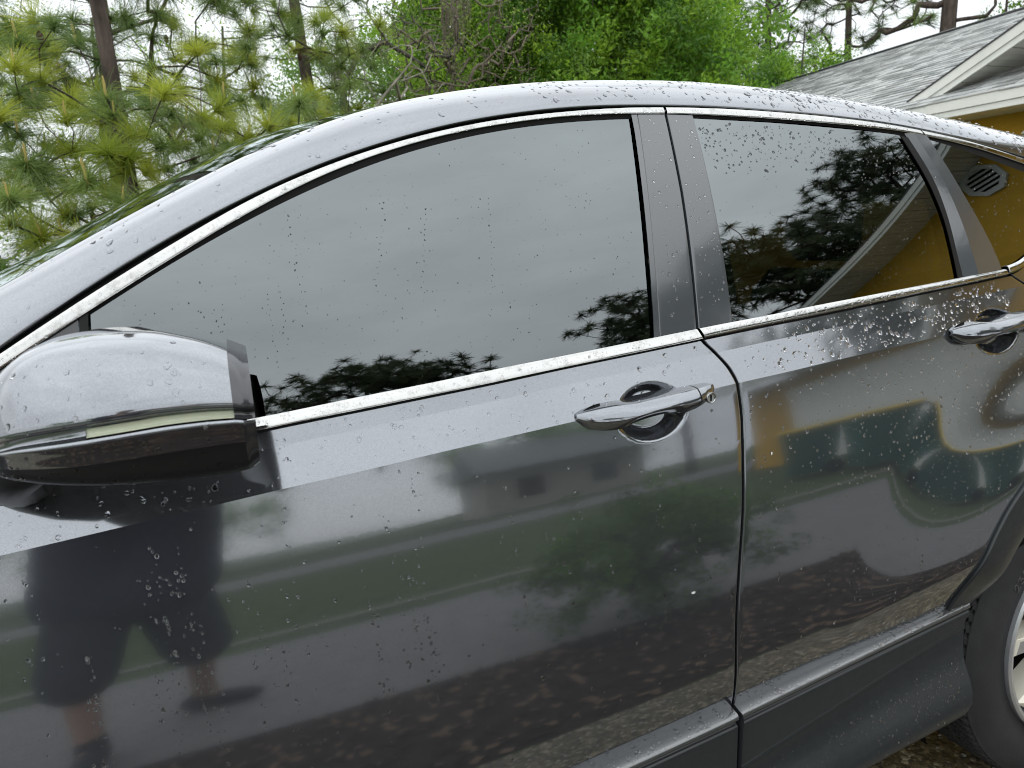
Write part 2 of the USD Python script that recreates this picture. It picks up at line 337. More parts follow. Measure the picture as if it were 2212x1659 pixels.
# all curves smoothed once so that no table corner shows in a reflection
def _sm(x, z):
    from scipy.interpolate import CubicSpline
    return CubicSpline(x, z)
GAP, CTOP, CBOT, GTOP, BTOP, SIL = [(lambda f: (lambda x: f(np.clip(x, .3, 3.0))))(_sm(XT, z)) for z in (Z_GAP, Z_CTOP, Z_CBOT, Z_GTOP, Z_BTOP, Z_SIL)]
_crease, _belt = _sm(CRX, CRZ), _sm(BBX, BBZ)
def zc(x): return _crease(np.clip(x, .3, 2.5))
def zb(x): return _belt(np.clip(x, .3, 2.5))+.07*np.maximum(x-2.5, 0)
def gapB(z): return np.interp(z, [1.15, 1.27, 1.373, 1.52], [1.557, 1.567, 1.575, 1.581])
def chR(z): return np.interp(z, [1.145, 1.273, 1.507], [1.484, 1.497, 1.525])
def fglR(z): return np.interp(z, [1.145, 1.274, 1.5], [1.473, 1.487, 1.513])
def fglF(z): return np.interp(z, [1.19, 1.245], [.676, .680])
def barF(z): return np.interp(z, [1.19, 1.24], [.664, .668])
def rglF(z): return np.interp(z, [1.16, 1.266, 1.44, 1.508], [1.628, 1.632, 1.635, 1.635])
def _curve(t):
    from scipy.interpolate import PchipInterpolator
    a = np.array(sorted(t)); f = PchipInterpolator(a[:, 0], a[:, 1]); return lambda v: f(np.clip(v, a[0, 0], a[-1, 0]))
rglR = _curve([(1.10, 2.166), (1.197, 2.162), (1.238, 2.160), (1.30, 2.156), (1.359, 2.144), (1.474, 2.097), (1.53, 2.07)])
sealR = _curve([(1.10, 2.178), (1.198, 2.176), (1.238, 2.172), (1.30, 2.168), (1.365, 2.158), (1.479, 2.111), (1.53, 2.085)])
cpilR = _curve([(1.10, 2.285), (1.208, 2.279), (1.232, 2.272), (1.358, 2.215), (1.481, 2.155), (1.53, 2.128)])
_gd = _curve([(.34, 1.602), (.376, 1.598), (.44, 1.589), (.5, 1.585), (.56, 1.580), (.62, 1.575), (.68, 1.5745), (.752, 1.580), (.854, 1.593), (.956, 1.603), (1.019, 1.608), (1.061, 1.607), (1.081, 1.602), (1.111, 1.583), (1.133, 1.565), (1.16, 1.557)])
def gapD(z): return _gd(z)
_rr = _curve([(.43, 2.092), (.564, 2.099), (.627, 2.113), (.681, 2.134), (.751, 2.179), (.817, 2.252), (.87, 2.335), (.93, 2.42), (1.0, 2.455), (1.08, 2.435), (1.15, 2.375), (1.2, 2.305), (1.24, 2.27)])
def rdR(z): return _rr(z)

CUPS = [(1.443, 1.036, .064, .045, .10), (2.222, 1.092, .064, .043, .10)]
def cup(x, z):
    d = 0*x
    for cx, cz, a, b, tilt in CUPS:
        u, v = (x-cx)+tilt*(z-cz), (z-cz)-tilt*(x-cx)
        rho = np.sqrt((u/a)**2+(v/b)**2)
        d = d+.021*smooth01((1.02-rho)/.42)
    return d
def YD(x, z): return YL(x, z)+cup(x, z)

def panel_points(xl, xr, c0, c1, n, Y, tt, rl=.003, rr=.003, deep=.016):
    s = np.linspace(0, 1, n+1)[:, None]; t = np.asarray(tt)[None, :]
    x = np.full((n+1, t.shape[1]), 1.5)+0*s
    for _ in range(14):
        z = (1-s)*c0(x)+s*c1(x); a, b = xl(z)+rl, xr(z)-rr; x = a+t*(b-a)
    P = np.stack([x, Y(x, z, s+0*x), z], -1)
    def edge(col, sgn, r):
        out = []
        for th in (.5, 1.0, np.pi/2):
            q = col.copy(); q[:, 0] += sgn*r*math.sin(th); q[:, 1] += r*(1-math.cos(th)); out.append(q)
        q = out[-1].copy(); q[:, 1] += deep; out.append(q); return out
    cols = [P[:, k] for k in range(P.shape[1])]
    if rl: cols = edge(P[:, 0], -1, rl)[::-1]+cols
    if rr: cols = cols+edge(P[:, -1], 1, rr)
    return np.stack(cols, 1)
def panel(mb, xl, xr, curves, ns, Y, nx=None, tt=None, **k):
    tt = np.linspace(0, 1, nx) if tt is None else tt
    const = lambda v: (lambda z: 0*z+v)
    xl = xl if callable(xl) else const(xl); xr = xr if callable(xr) else const(xr)
    Yf = Y if Y.__code__.co_argcount == 3 else (lambda x, z, s: Y(x, z))
    for c0, c1, n in zip(curves[:-1], curves[1:], ns):
        mb.grid(panel_points(xl, xr, c0, c1, n, Yf, tt, **k), flip=True)
    return mb
def off(Yf, d): return lambda x, z, s: Yf(x, z)+d
def tilted(Yf, d, h, b): return lambda x, z, s: Yf(x, z)-d-h*s-b*np.sqrt(np.clip(1-(2*s-1)**2, 0, 1))
def bulged(Yf, d, h): return lambda x, z, s: Yf(x, z)-d-h*np.sqrt(np.clip(1-(2*s-1)**2, 0, 1))
def dense(lo, hi, n, spots, k):
    """grid lines from 0..1 with extra ones round the spots"""
    a = list(np.linspace(lo, hi, n))
    for p, q in spots: a += list(np.linspace(p, q, k))
    return np.unique(np.round(a, 5))

# ================================================================== the car
CAR = thing('parked_car', 'wet dark grey metallic SUV with chrome window trim parked on the drive', 'car')
flat = lambda v: (lambda x: 0*x+v)

# --- front door: skin below the belt, handle, window, trim
zsub = lambda x: zb(x)-.026
ZS = lambda x: zs(x)-.006
tF = dense(0, 1, 90, [(.72, .985)], 90)
FD = MB()
FXL = lambda z: 0*z+.43
panel(FD, FXL, lambda z: gapD(z)-.0022, [lambda x: zb(x)-.0035, zsub], [4], YD, tt=tF)
panel(FD, FXL, lambda z: gapD(z)-.0022, [zsub, zc], [46], YD, tt=tF)
panel(FD, FXL, lambda z: gapD(z)-.0022, [zc, lambda x: zc(x)-.09, ZS], [46, 60], YD, tt=tF)
front_door = FD.build('front_door', 'paint', CAR)
RD = MB()
tR = dense(0, 1, 70, [(.60, .93)], 80)
RXL = lambda z: gapD(z)+.0022
panel(RD, RXL, lambda z: rdR(z)-.002, [lambda x: zb(x)-.0035, zsub], [4], YD, tt=tR)
panel(RD, RXL, lambda z: rdR(z)-.002, [zsub, zc], [46], YD, tt=tR)
panel(RD, RXL, lambda z: rdR(z)-.002, [zc, lambda x: zc(x)-.09, ZS], [46, 60], YD, tt=tR)
rear_door = RD.build('rear_door', 'paint', CAR)

def handle(dx, dz, lock):
    st = np.array([  # x, top z, bottom z, stand-off
        (1.312, 1.048, 1.041, .004), (1.318, 1.0525, 1.032, .012), (1.330, 1.0555, 1.0245, .020), (1.350, 1.0590, 1.0195, .026), (1.376, 1.0610, 1.0180, .030),
        (1.386, 1.0605, 1.0205, .031), (1.400, 1.0600, 1.0265, .033), (1.425, 1.0620, 1.0310, .034), (1.455, 1.0645, 1.0340, .034), (1.478, 1.0665, 1.0340, .033), (1.486, 1.067, 1.0275, .032), (1.514, 1.0690, 1.0340, .029)])
    cp = np.array([(1.5165, 1.0690, 1.0345, .029), (1.530, 1.0695, 1.0390, .025), (1.545, 1.070, 1.0460, .019), (1.553, 1.069, 1.053, .012), (1.558, 1.066, 1.060, .004)])
    res = []
    for tb in (st, cp):
        f = [np.interp(np.linspace(tb[0, 0], tb[-1, 0], 40), tb[:, 0], tb[:, k]) for k in range(4)]
        from scipy.ndimage import gaussian_filter1d
        x = f[0]; zt, zbm, h = [gaussian_filter1d(a, 1.0, mode='nearest') for a in f[1:]]
        base = YL(x, (zt+zbm)/2)
        mb = MB()
        def row(fr, hh, slot=0.): return np.stack([x+dx, base-h*hh+slot, zbm+(zt-zbm)*fr+dz+.075*dx*0], -1)
        top = [row(.97, -.6), row(1.0, .15), row(.985, .45), row(.95, .62)]
        face = [row(.95, .62), row(.80, .82), row(.60, .96), row(.47, 1.0)]
        low = [row(.47, 1.0), row(.42, .98), row(.25, .80), row(.06, .55)]
        bot = [row(.06, .55), row(.015, .35), row(0, .05), row(.02, -.6)]
        mb.grid(np.array(top), flip=True); mb.grid(np.array(face), flip=True); mb.grid(np.array(low), flip=True); mb.grid(np.array(bot), flip=True)
        for e in (0, -1):
            ring = np.array([r[e] for r in top+face+low+bot]); c = ring.mean(0)
            mb.raw(np.vstack([ring, c]), [[i, i+1, len(ring)] for i in range(len(ring)-1)])
        res.append(mb)
    return res
for par, dx, dz in ((front_door, 0, 0), (rear_door, .779, .0565)):
    grip, capm = handle(dx, dz, par is front_door)
    hd = grip.build('door_handle', 'paint', par)
    cap = capm.build('handle_cap', 'paint', par)
    g = MB()   # the dark socket behind the handle's front end
    xs = np.linspace(1.311, 1.352, 12)
    g.grid(np.array([np.stack([xs+dx, YL(xs+dx, 1.04+dz)-.0025*np.sin(np.linspace(.2, 3, 12)), 1.0365+sg*(.0265*np.sqrt(np.clip(1-((xs-1.352)/.0415)**2, 0, 1)))+dz-.0015], -1) for sg in (1, .5, 0, -.5, -1)]), flip=True)
    g.build('handle_gasket', 'black_void', par)
    if par is front_door:
        k = MB(); cx, cz = 1.5355, 1.0515; y0 = YL(cx, cz)-.026
        th = np.linspace(0, 2*np.pi, 28, endpoint=False)
        ring = lambda r, y: np.stack([cx+r*np.cos(th), np.full(28, y), cz+r*np.sin(th)], -1)
        k.grid(np.array([ring(.0086, y0+.006), ring(.0086, y0+.0005), ring(.0072, y0), ring(.0066, y0+.003)]), wrap=True)
        k.build('key_lock_ring', 'chrome', par)
        k = MB(); d = ring(.0066, y0+.0025); k.raw(np.vstack([d, [[cx, y0+.0025, cz]]]), [[i, (i+1) % 28, 28] for i in range(28)])
        k.build('key_lock', 'alloy', par)
        k = MB(); k.box((cx-.0011, y0+.001, cz-.005), (cx+.0011, y0+.0022, cz+.005)); k.build('key_slot', 'black_void', par)

# --- glazing, trim and pillars
def part(name, m, par, xl, xr, c0, c1, Y, nx, n, r=0.0, **tags):
    mb = MB(); panel(mb, xl, xr, [c0, c1], [n], Y, nx=nx, rl=r, rr=r)
    return mb.build(name, m, par, **tags)
part('window_glass', 'tinted_glass', front_door, lambda z: fglF(z)-.004, lambda z: fglR(z)+.003, lambda x: GTOP(x)+.004, lambda x: BTOP(x)-.004, off(YG, .006), 90, 40)
part('mirror_sail', 'black_gloss', front_door, .40, lambda z: barF(z), lambda x: CBOT(x)+.001, lambda x: BTOP(x)-.002, off(YG, .002), 20, 8)
part('window_seal', 'black_rubber', front_door, lambda z: barF(z)+.0015, lambda z: fglF(z), lambda x: CBOT(x), lambda x: BTOP(x)-.002, bulged(YG, 0, .002), 5, 6)
part('window_seal', 'black_rubber', front_door, .667, lambda z: fglR(z)+.001, lambda x: CBOT(x), GTOP, lambda x, z, s: YG(x, z)+.001+.006*s, 60, 3)
part('window_trim', 'chrome', front_door, .36, lambda z: gapB(z)-.0022, CTOP, CBOT, tilted(YG, .001, .001, .0012), 90, 8, .0015)
part('belt_trim', 'chrome', front_door, .44, lambda z: gapD(z)-.0022, BTOP, lambda x: zb(x)+.0015, tilted(YG, .001, .006, .0014), 70, 8, .0015)
part('belt_seal', 'black_rubber', front_door, .44, lambda z: gapD(z)-.003, lambda x: zb(x)+.004, lambda x: zb(x)-.009, off(YG, .006), 50, 2)
part('window_channel', 'black_satin', front_door, lambda z: fglR(z)+.0005, lambda z: chR(z)-.0005, CBOT, BTOP, bulged(YG, 0, .002), 5, 12)
part('pillar_cover', 'black_satin', front_door, lambda z: chR(z)+.0006, lambda z: gapB(z)-.0022, CBOT, BTOP, off(YG, 0), 12, 16, .0015)
part('pillar_cover', 'black_satin', rear_door, lambda z: gapB(z)+.0022, lambda z: rglF(z)-.001, CBOT, BTOP, off(YG, 0), 12, 16, .0015)
part('window_glass', 'privacy_glass', rear_door, lambda z: rglF(z)-.002, lambda z: rglR(z)+.002, lambda x: GTOP(x)+.004, lambda x: BTOP(x)-.004, off(YG, .005), 70, 50)
part('window_seal', 'black_rubber', rear_door, lambda z: rglF(z), lambda z: sealR(z)-.001, CBOT, GTOP, lambda x, z, s: YG(x, z)+.001+.005*s, 40, 3)
part('window_seal', 'black_rubber', rear_door, lambda z: rglR(z), lambda z: sealR(z), lambda x: GTOP(x)-.001, BTOP, lambda x, z, s: YG(x, z)+.001, 4, 24)
part('pillar_cover', 'black_satin', rear_door, lambda z: sealR(z)+.0005, lambda z: sealR(z)+.35*(cpilR(z)-sealR(z)), CBOT, BTOP, lambda x, z, s: YG(x, z)+.004-.009*(x-sealR(z))/(.35*(cpilR(z)-sealR(z))), 5, 24)
part('pillar_cover', 'black_satin', rear_door, lambda z: sealR(z)+.35*(cpilR(z)-sealR(z)), lambda z: cpilR(z), CBOT, BTOP, lambda x, z, s: YG(x, z)-.005, 6, 24)
part('window_trim', 'chrome', rear_door, lambda z: gapB(z)+.0022, lambda z: cpilR(z)-.0015, CTOP, CBOT, tilted(YG, .001, .001, .0012), 70, 8, .0015)
part('belt_trim', 'chrome', rear_door, lambda z: gapD(z)+.0022, lambda z: 2.297+0*z, BTOP, lambda x: zb(x)+.0015, tilted(YG, .001, .0035, .0030), 60, 8, .0015)
part('belt_seal', 'black_rubber', rear_door, lambda z: gapD(z)+.003, lambda z: 2.31+0*z, lambda x: zb(x)+.004, lambda x: zb(x)-.009, off(YG, .006), 50, 2)
# --- rear quarter
ZQ = _curve([(2.2, BTOP(2.2)), (2.28, BTOP(2.28)+.001), (2.33, 1.214), (2.37, 1.229), (2.42, 1.250), (2.5, 1.278), (2.6, 1.303), (2.75, 1.325), (2.9, 1.34), (3.5, 1.38)])
quarter = MB()
def arch_low(x): return np.maximum(.385+np.sqrt(np.clip(.52**2-(x-2.545)**2, 0, 1)), .50)
panel(quarter, lambda z: rdR(z)+.002, lambda z: 0*z+3.05, [lambda x: np.minimum(ZQ(x)-.018, 1.5), lambda x: zc(x), lambda x: np.minimum(arch_low(x), zc(x)-.01)], [16, 20], lambda x, z: np.minimum(YL(x, np.minimum(z, 1.2)), 9)+np.where(z > 1.2, .3*(z-1.2), 0)+.25*smooth01((x-2.8)/.5)**2*.4, nx=60)
quarter = quarter.build('rear_quarter', 'paint', CAR)
part('quarter_glass', 'privacy_glass', quarter, lambda z: cpilR(z)-.004, 2.72, lambda x: np.maximum(GTOP(x)+.004, ZQ(x)+.01), lambda x: ZQ(x)+.002, off(YG, .003), 60, 24)
part('quarter_trim', 'chrome', quarter, lambda z: cpilR(z)+.0015, 2.74, CTOP, CBOT, tilted(YG, .001, .001, .0012), 40, 8, .0015)
part('quarter_seal', 'black_rubber', quarter, lambda z: cpilR(z), 2.74, CBOT, lambda x: GTOP(x), lambda x, z, s: YG(x, z)+.001+.004*s, 30, 3)
part('quarter_trim', 'chrome', quarter, 2.301, 2.74, lambda x: ZQ(x)+.003, lambda x: ZQ(x)-.014, bulged(YG, .002, .0045), 40, 8, .0015)
# --- roof: cant rail from the drip gap over to the crown, windscreen ahead of it
YC = .93; SO = .065
def crown(x, y):
    ys = YG(x, GAP(x))+SO; q = np.clip((YC-y)/(YC-ys), 0, 1)
    h = np.interp(x, [.3, .9, 1.1, 1.6, 2.2, 3.0], [.085, .085, .055, .048, .030, .02])
    return SIL(x)+h*(1-q**2.1)-.0008
def rail_rows(x):
    yg, zg = YG(x, GAP(x)), GAP(x); ys, zsil = yg+SO, SIL(x); s = np.linspace(0, 1, 22)[:, None]
    P = [np.stack([x, yg-.001, zg], -1), np.stack([x, yg+.014, zg+.52*(zsil-zg)], -1), np.stack([x, ys-.026, zsil-.009], -1), np.stack([x, ys, zsil], -1)]
    b = [(1-s)**3, 3*s*(1-s)**2, 3*s*s*(1-s), s**3]
    return sum(bb[:, :, None]*p[None] for bb, p in zip(b, P))
XRF = np.linspace(.36, 2.95, 150)
rr_ = rail_rows(XRF)
lip = np.stack([rr_[0]+[0, .004, -.004], rr_[0]+[0, .0012, -.0028], rr_[0]], 0)
roof = MB(); roof.grid(np.concatenate([lip[:2], rr_], 0), flip=True)
mir = lambda P: P*[1, -1, 1]+[0, 2*YC, 0]
xr_ = np.linspace(1.06, 2.95, 60)
def crown_grid(x, off_=0.0):
    ys = YG(x, GAP(x))+SO; t = np.linspace(0, 1, 40)[:, None]; y = ys[None]+off_+t*(2*YC-2*ys-2*off_)[None]
    return np.stack([np.broadcast_to(x, y.shape), y, crown(np.broadcast_to(x, y.shape), np.where(y > YC, 2*YC-y, y))], -1)
roof.grid(crown_grid(xr_), flip=True); roof.grid(mir(np.concatenate([lip[:2], rr_], 0)))
roof = roof.build('roof', 'paint', CAR)
hl = MB(); hl.grid(crown_grid(xr_)-[0, 0, .025]); hl.build('headliner', 'interior', CAR)
ws = MB(); xw = np.linspace(.36, 1.058, 50); g = crown_grid(xw, .012); ws.grid(g, flip=True); ws.build('windscreen', 'windscreen_glass', CAR)
sl = MB()
ysw = YG(xw, GAP(xw))+SO
sl.grid(np.array([np.stack([xw, ysw, SIL(xw)], -1), np.stack([xw, ysw+.005, SIL(xw)-.004], -1), np.stack([xw, ysw+.013, SIL(xw)+.001], -1)]), flip=True); sl.build('windscreen_seal', 'black_rubber', CAR)
dg = MB()
panel(dg, .36, 2.74, [lambda x: GAP(x)+.006, lambda x: CTOP(x)-.001], [4], lambda x, z, s: YG(x, z)+.010-.003*np.sin(s*9), nx=120, rl=0, rr=0)
dg.build('drip_seal', 'black_rubber', roof)
# --- body shell: dark inner side, floor and the far side, so that gaps and glass show a dark cabin
bs = MB()
panel(bs, .36, 2.5, [lambda x: zb(x)+.03, lambda x: zs(x)-.16], [20], off(YL, .030), nx=50, rl=0, rr=0)
for a, b in ((1.50, 1.66), (lambda z: rglR(z)-.01, lambda z: cpilR(z)-.002)):
    panel(bs, a, b, [lambda x: CTOP(x), lambda x: BTOP(x)-.03], [10], off(YG, .022), nx=8, rl=0, rr=0)
bs.build('body_shell', 'black_void', CAR)
far = MB()
far.grid(mir(panel_points(lambda z: 0*z+.36, lambda z: 0*z+2.95, lambda x: zb(x), zs, 20, lambda x, z, s: YL(x, z), np.linspace(0, 1, 50), 0, 0)))
far.build('far_side', 'paint', CAR)
fg = MB(); fg.grid(mir(panel_points(lambda z: 0*z+.5, lambda z: 0*z+2.7, lambda x: GAP(x)+.01, lambda x: np.minimum(zb(x), GAP(x)-.02), 12, lambda x, z, s: YG(x, z), np.linspace(0, 1, 40), 0, 0)))
fg.build('far_glass', 'privacy_glass', CAR)
fl = MB(); fl.box((-.6, .06, .24), (3.2, 1.80, .30)); fl.build('underbody', 'black_void', CAR)
for cx in (1.02, 1.95):
    for cy in (.48, 1.38):
        s_ = MB(); s_.box((cx-.25, cy-.24, .45), (cx+.28, cy+.24, .66), .06); s_.box((cx+.22, cy-.23, .62), (cx+.36, cy+.23, 1.20), .06); s_.box((cx+.25, cy-.12, 1.22), (cx+.34, cy+.12, 1.38), .04)
        s_.build('seat', 'interior', CAR)
da = MB(); da.box((.30, .12, .70), (.62, 1.74, 1.02), .05); da.build('dashboard', 'interior', CAR)

# --- sills: stepped black cladding under both doors
def sill(par, xl, xr0, taper):
    xs = np.linspace(0, 1, 90)
    xf = np.linspace(xl, xr0[0], 30); pf = np.polyfit(xf, YL(xf, zs(xf)), 2 if taper else 3); YS = lambda x: np.polyval(pf, x)
    def rows(defs):
        out = []
        for dz_fn, dy_fn, xe in defs:
            x0 = xl; x = x0+xs*(xe-x0); z = dz_fn(x); out.append(np.stack([x, YS(x)+dy_fn(x), z], -1))
        return np.array(out)
    tp = lambda x: np.interp(x, [1.2, 1.58, 2.15], [.8, .8, .36])
    z1 = lambda d: (lambda x: zs(x)-d*np.interp(x, [1.6, 2.2], [1, .75]))
    zl2 = lambda x: .386+.245*(x-1.625)
    zbt = lambda x: .243+.118*(x-1.62)
    c = lambda v: (lambda x: v*tp(x))
    k = lambda v: (lambda x: v+0*x)
    e1, e2, e3 = xr0
    m1 = MB()
    ledge = [(z1(-.002), k(.022), e1), (z1(.003), c(-.004), e1), (z1(.006), c(-.021), e1), (z1(.010), c(-.026), e1), (z1(.015), c(-.026), e1), (z1(.018), c(-.022), e1)]
    m0 = MB(); m0.grid(rows(ledge), flip=True); m0.build('sill_step', 'cladding_wet', par)
    m1.grid(rows([(z1(.018), c(-.022), e1), (z1(.022), c(-.014), e1), (z1(.026), c(-.014), e1), (z1(.0275), c(-.0185), e1)]), flip=True)
    m1.grid(rows([(z1(.0275), c(-.0185), e1), (z1(.029), c(-.0225), e1), (z1(.032), c(-.024), e1), (z1(.036), c(-.0235), e1)]), flip=True)
    face = [(z1(.036), c(-.0235), e1), (lambda x: .5*(z1(.036)(x)+zl2(x)), c(-.022), e2), (lambda x: zl2(x)+.004, c(-.021), e2)]
    m1.grid(rows(face), flip=True)
    m1.grid(rows([(lambda x: zl2(x)+.004, c(-.021), e2), (lambda x: zl2(x)+.001, c(-.0235), e2), (lambda x: zl2(x)-.003, c(-.0235), e2), (lambda x: zl2(x)-.006, c(-.0205), e2)]), flip=True)
    H = lambda f: (lambda x: zl2(x)-.006-f*(zl2(x)-.006-zbt(x)))
    ee = lambda f: e2+(e3-e2)*math.sin(min(1, f*1.6)*math.pi/2) if f < .62 else e3-(e3-2.06)*((f-.62)/.38)**1.6 if taper else e3
    bul = [(0, -.0205), (.10, -.018), (.22, -.0195), (.34, -.026), (.46, -.036), (.58, -.045), (.68, -.049), (.78, -.046), (.87, -.034), (.94, -.014), (1.0, .03)]
    mixd = lambda f, d: (lambda x: d*(tp(x)+(1-tp(x))*min(1, f/.45)))
    m1.grid(rows([(H(f), mixd(f, d), ee(f)) for f, d in bul]), flip=True)
    m1.raw(*[np.array([[xl, YL(xl, zs(xl))+d, z] for d, z in [(.06, zs(xl)), (-.021, zs(xl)-.006), (-.026, zs(xl)-.015), (-.0235, zs(xl)-.036), (-.021, zl2(xl)), (-.018, H(.1)(xl)), (-.045, H(.58)(xl)), (-.046, H(.78)(xl)), (.03, zbt(xl)), (.06, zbt(xl))]]), [[0, i, i+1] for i in range(1, 9)]])
    return m1.build('sill_cladding', 'cladding', par)
sill(front_door, .43, (1.5815, 1.5815, 1.590), False)
sill(rear_door, 1.5885, (2.150, 2.140, 2.128), True)
# --- wheel-arch cladding: outer lip follows the door edge, inner edge circles the wheel
WX, WZ, WR = 2.572, .385, .385
zz = np.linspace(.545, .86, 40)
lipP = np.stack([rdR(zz)-.001, YL(rdR(zz), zz)-.006, zz], -1)
ang = np.linspace(np.arctan2(.86-WZ, rdR(.86)-WX), -.35, 60)[1:]
R0 = np.hypot(rdR(.86)-WX, .86-WZ)
lx = WX+R0*np.cos(ang); lz = np.maximum(WZ+R0*np.sin(ang), .3)
lipP = np.vstack([lipP, np.stack([lx, YL(lx, np.maximum(lz, .5))-.006, lz], -1)])
th = np.arctan2(lipP[:, 2]-WZ, lipP[:, 0]-WX)
th2 = np.interp(np.linspace(0, 1, len(th)), [0, .4, 1], [th[0]-.0, th[39], th[-1]])
R_IN = .435
inner = np.stack([WX+R_IN*np.cos(th), lipP[:, 1]+.012, WZ+R_IN*np.sin(th)], -1)
ac = MB()
mixr = lambda f, dy: lipP*(1-f)+inner*f+np.array([0, dy, 0])
ac.grid(np.array([lipP+[0, .02, 0], lipP+[-.0005, .0035, 0], lipP+[0, .0005, 0], mixr(.03, -.0012), mixr(.07, .0005)]), flip=True)
ac.grid(np.array([mixr(.07, .0005), mixr(.3, -.001), mixr(.6, -.003), mixr(.9, 0), mixr(1, .004), mixr(1.02, .03), mixr(1.02, .06)]), flip=True)
ac.build('arch_cladding', 'cladding', quarter)
il = MB()
t_ = np.linspace(-.5, np.pi+.5, 40)
il.grid(np.array([np.stack([WX+.455*np.cos(t_), np.full(40, y), WZ+.455*np.sin(t_)], -1) for y in (.04, .34)]))
il.grid(np.array([np.stack([WX+r*np.cos(t_), np.full(40, .34), WZ+r*np.sin(t_)], -1) for r in (.0, .455)]))
il.build('wheel_well', 'black_void', quarter)

for par, x_, z_, a, b in ((rear_door, 1.658, .941, .0016, .003), (front_door, 1.489, .739, .004, .0022)):
    q = MB(); th_ = np.linspace(0, 2*np.pi, 9)[:-1]; q.raw(np.array([[x_+a*math.cos(t)*(1+.3*math.sin(3*t)), YL(x_, z_)-.0006, z_+b*math.sin(t)] for t in th_]), [[0, i+1, i] for i in range(1, 7)]); q.build('white_speck', 'white_trim', par)
# --- wheels
def wheel(cx, name_par):
    yo = -.040                                   # outer sidewall
    KR = WR/.3655
    prof = [(.244, .012), (.251, .002), (.258, .004), (.285, -.004), (.31, -.003), (.335, .004), (.3475, .011), (.351, .0125), (.3525, .016), (.358, .022), (.362, .045), (.3645, .075), (.3655, .115), (.3645, .155), (.361, .185), (.352, .205), (.33, .222), (.285, .23), (.238, .22)]
    N = 360; th = np.linspace(0, 2*np.pi, N, endpoint=False)
    P = []
    ks = np.arange(N)
    fine = []
    for (r0, y0), (r1, y1) in zip(prof[:-1], prof[1:]):
        k = 5 if .35 < min(r0, r1) else 2
        for j in range(k): fine.append((r0+(r1-r0)*j/k, y0+(y1-y0)*j/k))
    fine.append(prof[-1])
    fine = [(r*KR, y) for r, y in fine]
    for r, y in fine:
        rr = np.full(N, r)
        if r > .3520*KR and y < .19:
            sh = np.where((ks+int(y*150)) % 4 == 0, .0075 if y < .052 else .005, 0)
            gro = .008 if (abs(y-.062) < .005 or abs(y-.1) < .0055 or abs(y-.138) < .005) else 0
            rr = rr-np.maximum(sh, gro)
        P.append(np.stack([cx+rr*np.cos(th), np.full(N, y+yo+.02), WZ+rr*np.sin(th)], -1))
    w = MB(); w.grid(np.array(P), wrap=True, smooth=35)
    wheel_ = UsdGeom.Xform.Define(stage, path_for('wheel', CAR)).GetPrim()
    w.build('tyre', 'tyre_rubber', wheel_)
    tl = MB()
    for txt, a0 in (('235/60R18', 2.62), ('235/60R18', -.6)):
        for k, ch in enumerate(txt):
            a = a0-k*.062; m = meshkit.text_mesh(ch, .020, .0016); v = np.array(m.vertices)
            er, et = np.array([math.cos(a), 0, math.sin(a)]), np.array([math.sin(a), 0, -math.cos(a)])
            tl.raw(np.array([cx, yo+.0165, WZ])+(v[:, :1])*et+(v[:, 1:2]+.290)*er+v[:, 2:3]*np.array([0, -1, 0]), m.faces)
    tl.build('tyre_lettering', 'tyre_letter', wheel_)
    rm = MB()
    rim = [(.242, .030), (.242, .014), (.238, .010), (.231, .012), (.226, .022), (.222, .06), (.215, .15), (.215, .21)]
    rm.grid(np.array([np.stack([cx+r*np.cos(th[::4]), np.full(len(th[::4]), y+yo), WZ+r*np.sin(th[::4])], -1) for r, y in [(a*KR*1.03, b) for a, b in rim]]), wrap=True, smooth=40)
    rm.build('rim', 'alloy', wheel_)
    dk = MB()
    dk.grid(np.array([np.stack([cx+r*np.cos(th[::6]), np.full(len(th[::6]), y+yo), WZ+r*np.sin(th[::6])], -1) for r, y in [(.222, .16), (.03, .16)]]), wrap=True)
    dk.build('brake_backing', 'alloy_dark', wheel_)
    for k in range(5):
        sp = MB(); ed = MB()
        for sg in (-1, 1):
            a = k*2*np.pi/5+.33; c_, s_ = math.cos(a), math.sin(a)
            R = lambda u, v, y: (cx+u*c_-v*s_, y+yo, WZ+u*s_+v*c_)
            poly = [(.05, sg*.004), (.05, sg*.034), (.13, sg*.050), (.229, sg*.088), (.229, sg*.046), (.14, sg*.018)]
            for (u0, v0), (u1, v1) in zip(poly, poly[1:]+poly[:1]):
                ed.raw([R(u0, v0, .026), R(u1, v1, .026), R(u1, v1, .075), R(u0, v0, .075)], [[0, 1, 2], [0, 2, 3]])
            mid = np.mean(poly, 0)
            top = [R(mid[0]+(u-mid[0])*.90, mid[1]+(v-mid[1])*.74, .0185) for u, v in poly]
            low = [R(u, v, .026) for u, v in poly]
            n_ = len(poly)
            for i in range(n_): ed.raw([low[i], low[(i+1) % n_], top[(i+1) % n_], top[i]], [[0, 1, 2], [0, 2, 3]])
            sp.raw(top, [[0, i, i+1] for i in range(1, n_-1)])
        spk = sp.build('spoke', 'alloy', wheel_)
        ed.build('spoke_edge', 'alloy_edge', spk)
    hb = MB(); hb.mesh(trimesh.creation.cylinder(.055, .05, 32, transform=trimesh.transformations.translation_matrix([cx, yo+.04, WZ])@trimesh.transformations.rotation_matrix(np.pi/2, [1, 0, 0])), 40)
    hb.build('hub_cap', 'alloy_dark', wheel_)
wheel(WX, CAR)
wheel(-.03, CAR)

